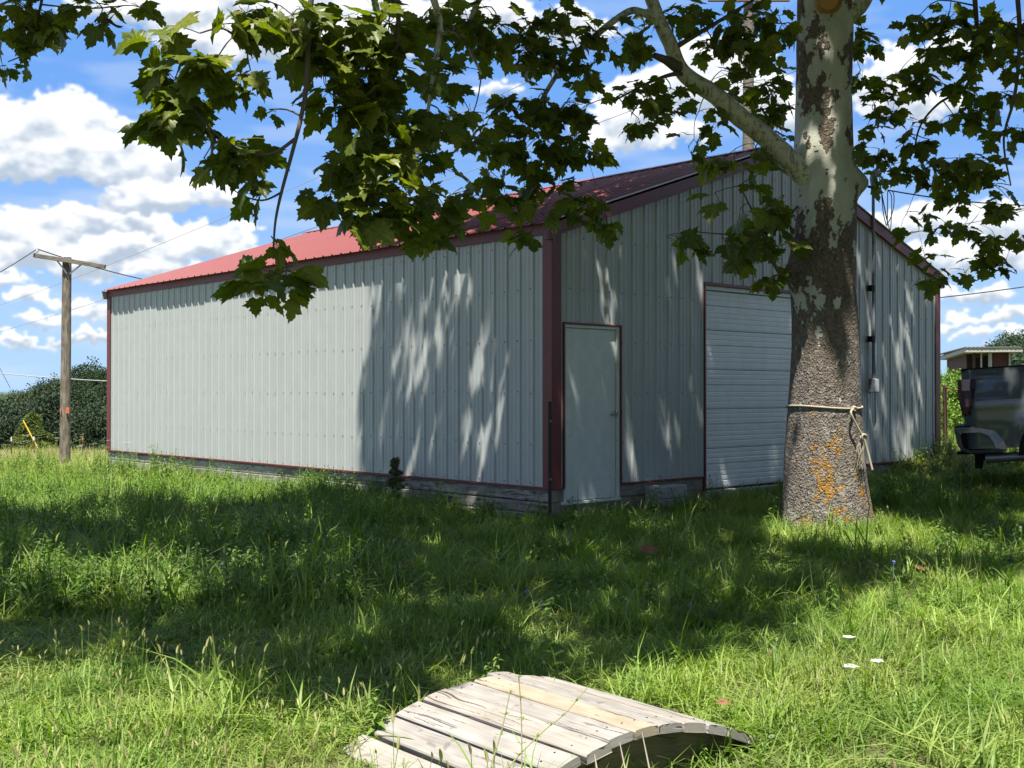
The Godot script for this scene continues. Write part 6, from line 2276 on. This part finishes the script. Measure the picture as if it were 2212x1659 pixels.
func build_plants():
	var r := RandomNumberGenerator.new()
	r.seed = 61
	M.weed = leafy(Color(0.8, 0.9, 0.3), 0.55, 0.35)
	M.weed.albedo_color = lin(0.16, 0.26, 0.048)
	M.weed_dark = leafy(Color(0.8, 0.9, 0.3), 0.55, 0.35)
	M.weed_dark.albedo_color = lin(0.085, 0.150, 0.035)
	# tall leafy weeds along the foot of the side wall
	var d1 := Vector2(-0.676, 0.737)
	var d2 := Vector2(0.737, 0.676)
	var protos := []
	for k in 3:
		var t := thing("leafy_weed", "leafy green weed in the thick row along the side wall's foot", "weed", Vector3.ZERO, 0.0, "leafy weeds along the side wall")
		inst("stem_and_leaves", weed_mesh(500 + k, k), M.weed, t)
		protos.append(t)
	for i in 46:
		var s := r.randf_range(0.2, 11.5)
		var off := r.randf_range(0.12, 0.75)
		var q := Vector2(0.461, 13.4) + d1 * s - d2 * off
		var size := r.randf_range(0.26, 0.46) * lerpf(1.0, 0.8, s / 12.0)
		if i < 3:
			protos[i].position = on(q.x, q.y)
			protos[i].scale = Vector3.ONE * size
		else:
			copy_of(protos[r.randi() % 3], "leafy green weed in the thick row along the side wall's foot", on(q.x, q.y), r.randf() * TAU, size)
	build_cedar("cedar_seedling", "small brownish cedar seedling against the side wall", on(-1.52, 15.1), 0.66, 0.22, 44, 18, 0.24, Color(0.12, 0.125, 0.05))
	# single plants one can point to
	for q in [
		["ragweed_plant", "ferny ragweed plant just behind the bridge's far end", 2, at(1217, 1440, 5.9), 0.36],
		["whorled_weed", "pale whorled weed left of the bridge", 1, at(815, 1530, 5.1), 0.26],
		["whorled_weed", "low whorled weed against the bridge's raised far plank", 1, at(1052, 1450, 5.75), 0.24],
		["leafy_weed", "bright leafy weed standing in the left sun patch", 0, at(130, 1330, 7.6), 0.42],
		["leafy_weed", "broad leafy weed clump left of the sunlit grass", 0, at(560, 1240, 9.0), 0.50],
		["leafy_weed", "slender weed before the garage door's left end", 0, at(1560, 1060, 14.8), 0.34],
		["leafy_weed", "thin vine-like weed at the iron corner post", 0, at(1176, 1095, 12.95), 0.42],
	]:
		var p: Vector3 = q[3]
		var t := thing(q[0], q[1], "weed", on(p.x, -p.z), r.randf() * TAU)
		t.scale = Vector3.ONE * q[4]
		inst("stem_and_leaves", weed_mesh(700 + int(q[4] * 100), q[2]), M.weed, t)
	# stalks that cross in front of the bridge
	var stalks := [
		["slanting wild stalk with paired leaflets crossing the bridge planks", [at(1075, 1720, 3.7), at(1100, 1655, 3.75), at(1169, 1582, 3.85), at(1222, 1538, 3.95), at(1276, 1474, 4.05)]],
		["straight upright grass stalk in front of the bridge's middle", [at(1128, 1740, 3.7), at(1127, 1640, 3.75), at(1126, 1540, 3.8), at(1120, 1455, 3.82)]],
		["leaning wild stalk left of the upright stalk before the bridge", [at(1050, 1720, 3.7), at(1062, 1650, 3.75), at(1084, 1575, 3.8), at(1103, 1488, 3.85)]],
	]
	for q in stalks:
		var base: Vector3 = q[1][0]
		base.y = lie(base.x, -base.z)
		var t := thing("wild_stalk", q[0], "weed", base, 0.0, "stalks in front of the bridge")
		var pts := [Vector3.ZERO]
		for p in q[1]:
			pts.append(p - base)
		var c := curve(pts, 6)
		var st := new_st()
		tube(st, c, steps_between(0.0030, 0.0016, c.size()), 5, false)
		obj("stem", st, mat(lin(0.22, 0.20, 0.09), 0.8), t)
		st = new_st()
		for i in range(8, c.size(), 3):
			for sg in [-1.0, 1.0, 0.3]:
				leaf_blade(st, c[i], Vector3(sg, 0.5, r.randf_range(-0.5, 0.5)).normalized(), Vector3.UP, 0.022, 0.005, 0.1, Color(1, 1, 1) * r.randf_range(0.8, 1.2))
		obj("leaflets", st, M.weed, t).set_meta("kind", "stuff")
	# flowers
	M.white_petal = leafy(Color(0.6, 0.6, 0.55), 0.7, 0.3)
	M.white_petal.albedo_color = lin(0.72, 0.72, 0.66)
	M.blue_petal = leafy(Color(0.5, 0.5, 0.7), 0.7, 0.3)
	M.blue_petal.albedo_color = lin(0.34, 0.40, 0.70)
	M.pink_petal = leafy(Color(0.6, 0.4, 0.6), 0.7, 0.3)
	M.pink_petal.albedo_color = lin(0.50, 0.27, 0.46)
	for q in [
		["lace_flower", "flat white lace flower head, lowest of the three at the right", 1843, 1447, 5.65, 0.30, 0.038, 2, "white_petal"],
		["lace_flower", "flat white lace flower head, rightmost of the three", 1900, 1430, 5.8, 0.30, 0.034, 2, "white_petal"],
		["lace_flower", "flat white lace flower head, highest of the three", 1825, 1380, 6.3, 0.29, 0.030, 2, "white_petal"],
		["clover_flower", "pink clover head left of its twin in the shaded grass", 1499, 1306, 7.4, 0.22, 0.016, 1, "pink_petal"],
		["clover_flower", "pink clover head right of its twin in the shaded grass", 1537, 1322, 7.3, 0.22, 0.016, 1, "pink_petal"],
		["clover_flower", "pinkish clover head beside the pair of lace flowers at right", 1698, 1288, 7.7, 0.24, 0.016, 1, "pink_petal"],
		["chicory_flower", "pale blue chicory flower alone in the deep shade", 1221, 1160, 10.6, 0.24, 0.020, 1, "blue_petal"],
		["chicory_flower", "pale blue chicory flower, upper one behind the bridge", 1144, 1278, 7.9, 0.22, 0.015, 1, "blue_petal"],
		["chicory_flower", "deep blue chicory flower, lower one behind the bridge", 1167, 1302, 7.5, 0.22, 0.015, 1, "blue_petal"],
		["chicory_flower", "blue chicory flower right of the trunk's sunlit patch", 1928, 1215, 8.6, 0.28, 0.016, 1, "blue_petal"],
		["chicory_flower", "small blue chicory flower in the left weeds", 482, 1235, 9.3, 0.22, 0.018, 1, "blue_petal"],
		["chicory_flower", "small blue chicory flower low in the left sun patch", 350, 1290, 7.9, 0.24, 0.016, 1, "blue_petal"],
	]:
		var p := at(q[2], q[3], q[4])
		var base := on(p.x, q[4])
		var t := thing(q[0], q[1], "flower", base)
		inst("flower_and_stem", head_mesh(int(q[2]), maxf(p.y - base.y, 0.12), 0.012, q[6], q[7]), M[q[8]], t)
	# fallen leaves
	var dead := leafy(Color(0.5, 0.35, 0.2), 0.8, 0.2)
	dead.albedo_color = lin(0.20, 0.105, 0.06)
	for q in [["curled brown leaf lying in the shade right of centre", 1396, 1200, 9.9, 0.17], ["tan fallen leaf at the bridge's right side", 1560, 1530, 5.3, 0.055], ["dry brown leaf in the sunlit grass right of the trunk", 1990, 1200, 9.0, 0.12], ["brown leaf in the shade behind the bridge", 870, 1230, 9.2, 0.12]]:
		var p := at(q[1], q[2], q[3])
		p.y = lie(p.x, q[3]) + 0.13
		var lf := inst("fallen_leaf", leaf_shape(4), dead)
		lf.transform = Transform3D(Basis(Vector3(1, 0.2, 0.3).normalized(), -1.1).scaled(Vector3.ONE * q[4]), p)
		tag(lf, q[0], "leaf", "fallen leaves")


func scatter(out: Array, tints: Array, r: RandomNumberGenerator, d0: float, d1: float, per_m2: float, size: float, tint: Callable, keep: Callable, left := -1.0, right := 1.0):
	# even random spots on the ground in the wedge before the camera
	var n := int(per_m2 * ((0.47 * (d1 * d1 - d0 * d0) * 0.5 + 2.6 * (d1 - d0)) * (right - left)))
	for i in n:
		var d := sqrt(lerpf(d0 * d0, d1 * d1, r.randf()))
		var x := lerpf(left, right, r.randf()) * (0.47 * d + 2.6)
		var k: float = keep.call(x, d)
		if k <= 0.0 or r.randf() > k or blocked(x, d):
			continue
		var tall := 0.72 + 0.55 * smoothstep(-0.35, 0.5, n_soft.get_noise_2d(x * 0.55, d * 0.55)) + 0.3 * n_fine.get_noise_2d(x * 2.2, d * 2.2)
		var b := Basis(Vector3.UP, r.randf() * TAU) * Basis(Vector3(1, 0, 0), r.randfn() * 0.13)
		var s := size * r.randf_range(0.75, 1.25)
		out.append(Transform3D(b.scaled(Vector3(s, s * tall, s)), on(x, d)))
		var c: Color = tint.call(x, d)
		tints.append(c * r.randf_range(0.8, 1.2))


func build_grass():
	var r := RandomNumberGenerator.new()
	r.seed = 4242
	var m := leafy(Color(0.85, 0.95, 0.35), 0.5, 0.4)
	var green := Color(0.165, 0.27, 0.048)
	var fresh := Color(0.255, 0.37, 0.07)
	var gold := Color(0.38, 0.41, 0.13)
	var tint := func(x: float, d: float) -> Color:
		var q := smoothstep(-0.3, 0.45, n_soft.get_noise_2d(x * 0.5 + 30.0, d * 0.5))
		var c := green.lerp(fresh, q)
		var near_sun := smoothstep(-0.2, 0.4, n_soft.get_noise_2d(x * 1.3, d * 1.3 + 70.0))
		return c.lerp(gold, near_sun * 0.55)
	var pale := func(x: float, d: float) -> Color:
		return Color(0.28, 0.36, 0.075).lerp(Color(0.37, 0.37, 0.14), smoothstep(-0.2, 0.4, n_soft.get_noise_2d(x * 0.3, d * 0.3 + 5.0)))
	var straw := func(_x: float, _d: float) -> Color:
		return Color(0.36, 0.31, 0.17)
	var always := func(_x: float, _d: float) -> float: return 1.0
	var lawn := [tuft(1, 20, 0.09, 0.22, 0.0034, 0.11, 1.05, 8, 0.20), tuft(2, 18, 0.07, 0.19, 0.0040, 0.11, 1.2, 8, 0.20), tuft(3, 16, 0.12, 0.26, 0.0042, 0.09, 0.95, 8, 0.20), tuft(4, 14, 0.06, 0.16, 0.0048, 0.12, 1.3, 8, 0.20), tuft(5, 17, 0.08, 0.21, 0.0040, 0.11, 1.1, 8, 0.20)]
	for k in 5:
		var xs := []
		var cs := []
		scatter(xs, cs, r, 3.2, 9.5, 7.2, 1.0, tint, always)
		scatter(xs, cs, r, 9.5, 17.5, 4.2, 1.15, tint, always)
		if k < 3:
			scatter(xs, cs, r, 17.5, 30.0, 1.9, 1.25, pale, func(x: float, _d: float) -> float: return 1.0 if x < -4.0 or x > 4.0 else 0.0)
			scatter(xs, cs, r, 30.0, 50.0, 1.0, 1.5, pale, func(x: float, _d: float) -> float: return 1.0 if x < -7.0 or x > 7.0 else 0.0)
		tag(many("lawn_grass", lawn[k], m, xs, cs), "thick green grass of the yard", "grass")
	# broad blades that arch over, in patches
	var broad := [tuft(11, 9, 0.18, 0.40, 0.0062, 0.07, 0.95), tuft(12, 7, 0.22, 0.46, 0.0075, 0.06, 0.8)]
	var patchy := func(x: float, d: float) -> float:
		return smoothstep(0.0, 0.35, n_soft.get_noise_2d(x * 0.8 + 11.0, d * 0.8)) * 0.8 + 0.08
	var wild := func(x: float, d: float) -> float:
		# rank growth at the left and along the wall
		return 1.0 if x < -0.6 - 0.12 * (d - 7.0) and d > 7.6 else 0.10
	for k in 2:
		var xs := []
		var cs := []
		scatter(xs, cs, r, 3.2, 9.5, 26.0, 0.85, tint, patchy)
		scatter(xs, cs, r, 7.6, 17.5, 26.0, 1.1, tint, wild)
		scatter(xs, cs, r, 17.5, 34.0, 5.0, 0.95, pale, func(x: float, _d: float) -> float: return 1.0 if x < -4.0 or x > 4.0 else 0.0)
		tag(many("broad_grass", broad[k], m, xs, cs), "broad arching grass blades among the lawn", "grass")
	# leafy ground cover
	for k in 3:
		var xs := []
		var cs := []
		scatter(xs, cs, r, 7.2, 17.0, 11.0, 0.32, func(_x: float, _d: float) -> Color: return Color(0.14, 0.24, 0.05), wild)
		scatter(xs, cs, r, 3.4, 12.0, 6.0, 0.14, func(_x: float, _d: float) -> Color: return Color(0.17, 0.28, 0.055), always)
		scatter(xs, cs, r, 17.0, 24.0, 3.0, 0.42, func(_x: float, _d: float) -> Color: return Color(0.15, 0.23, 0.045), func(x: float, _d: float) -> float: return 1.0 if x < -4.0 or x > 6.0 else 0.0)
		tag(many("leafy_ground_cover", weed_mesh(900 + k, k), m, xs, cs), "low leafy weeds growing through the grass", "weeds")
	# seed heads
	var tan := func(_x: float, _d: float) -> Color: return Color(0.46, 0.45, 0.19)
	for k in 2:
		var xs := []
		var cs := []
		scatter(xs, cs, r, 3.3, 6.8, 34.0, 0.85, tan, func(x: float, _d: float) -> float: return smoothstep(0.3, -0.8, x))
		scatter(xs, cs, r, 6.8, 9.0, 5.0, 1.0, tan, func(x: float, _d: float) -> float: return smoothstep(-0.4, -1.4, x))
		tag(many("foxtail_heads", head_mesh(20 + k, 0.26 + 0.06 * k, 0.038, 0.0058, 0), m, xs, cs), "pale bristly foxtail heads in the sunlit grass", "grass")
	var xs2 := []
	var cs2 := []
	scatter(xs2, cs2, r, 4.0, 10.5, 16.0, 1.0, func(_x: float, _d: float) -> Color: return Color(0.36, 0.27, 0.15), func(x: float, d: float) -> float: return smoothstep(0.6, 1.6, x) * smoothstep(-0.25, 0.3, n_soft.get_noise_2d(x * 0.9, d * 0.9 + 3.0)))
	tag(many("plantain_heads", head_mesh(30, 0.25, 0.022, 0.0042, 0), m, xs2, cs2), "thin tan seed stalks at the right", "grass")
	xs2 = []
	cs2 = []
	scatter(xs2, cs2, r, 4.5, 13.0, 1.8, 1.0, func(_x: float, _d: float) -> Color: return Color(0.62, 0.62, 0.54), func(x: float, _d: float) -> float: return smoothstep(-1.0, 0.4, x))
	tag(many("white_clover", head_mesh(31, 0.17, 0.01, 0.010, 1), m, xs2, cs2), "tiny white clover heads sprinkled in the shade", "flowers")
	# the pale weeds that top the far field
	xs2 = []
	cs2 = []
	scatter(xs2, cs2, r, 26.0, 41.0, 9.0, 1.4, straw, func(x: float, d: float) -> float: return (1.0 if x < -8.0 else 0.0) * smoothstep(25.0, 33.0, d))
	tag(many("straw_weeds", tuft(41, 14, 0.16, 0.32, 0.006, 0.16, 0.5), m, xs2, cs2), "straw-coloured seeding weeds along the far field's edge", "weeds")
	xs2 = []
	cs2 = []
	scatter(xs2, cs2, r, 19.0, 38.0, 0.8, 1.0, func(_x: float, _d: float) -> Color: return Color(0.6, 0.6, 0.52), func(x: float, _d: float) -> float: return 1.0 if x < -6.0 else 0.0)
	tag(many("field_umbels", head_mesh(43, 0.50, 0.02, 0.10, 2), m, xs2, cs2), "white flat flower heads dotted through the far field", "flowers")
	# dry stems before the bridge's side board
	var st := new_st()
	for q in [[1290, 1665, 1284, 1628], [1350, 1660, 1338, 1602], [1402, 1658, 1386, 1580]]:
		tube(st, [at(q[0], q[1] + 60, 4.05), at(q[0], q[1], 4.1), at(q[2], q[3], 4.12)], [0.004, 0.0035, 0.002], 5, false)
	var o := obj("dry_stems", st, M.rope)
	tag(o, "three pale dry stems in front of the bridge's side board", "stems", "", "stuff")
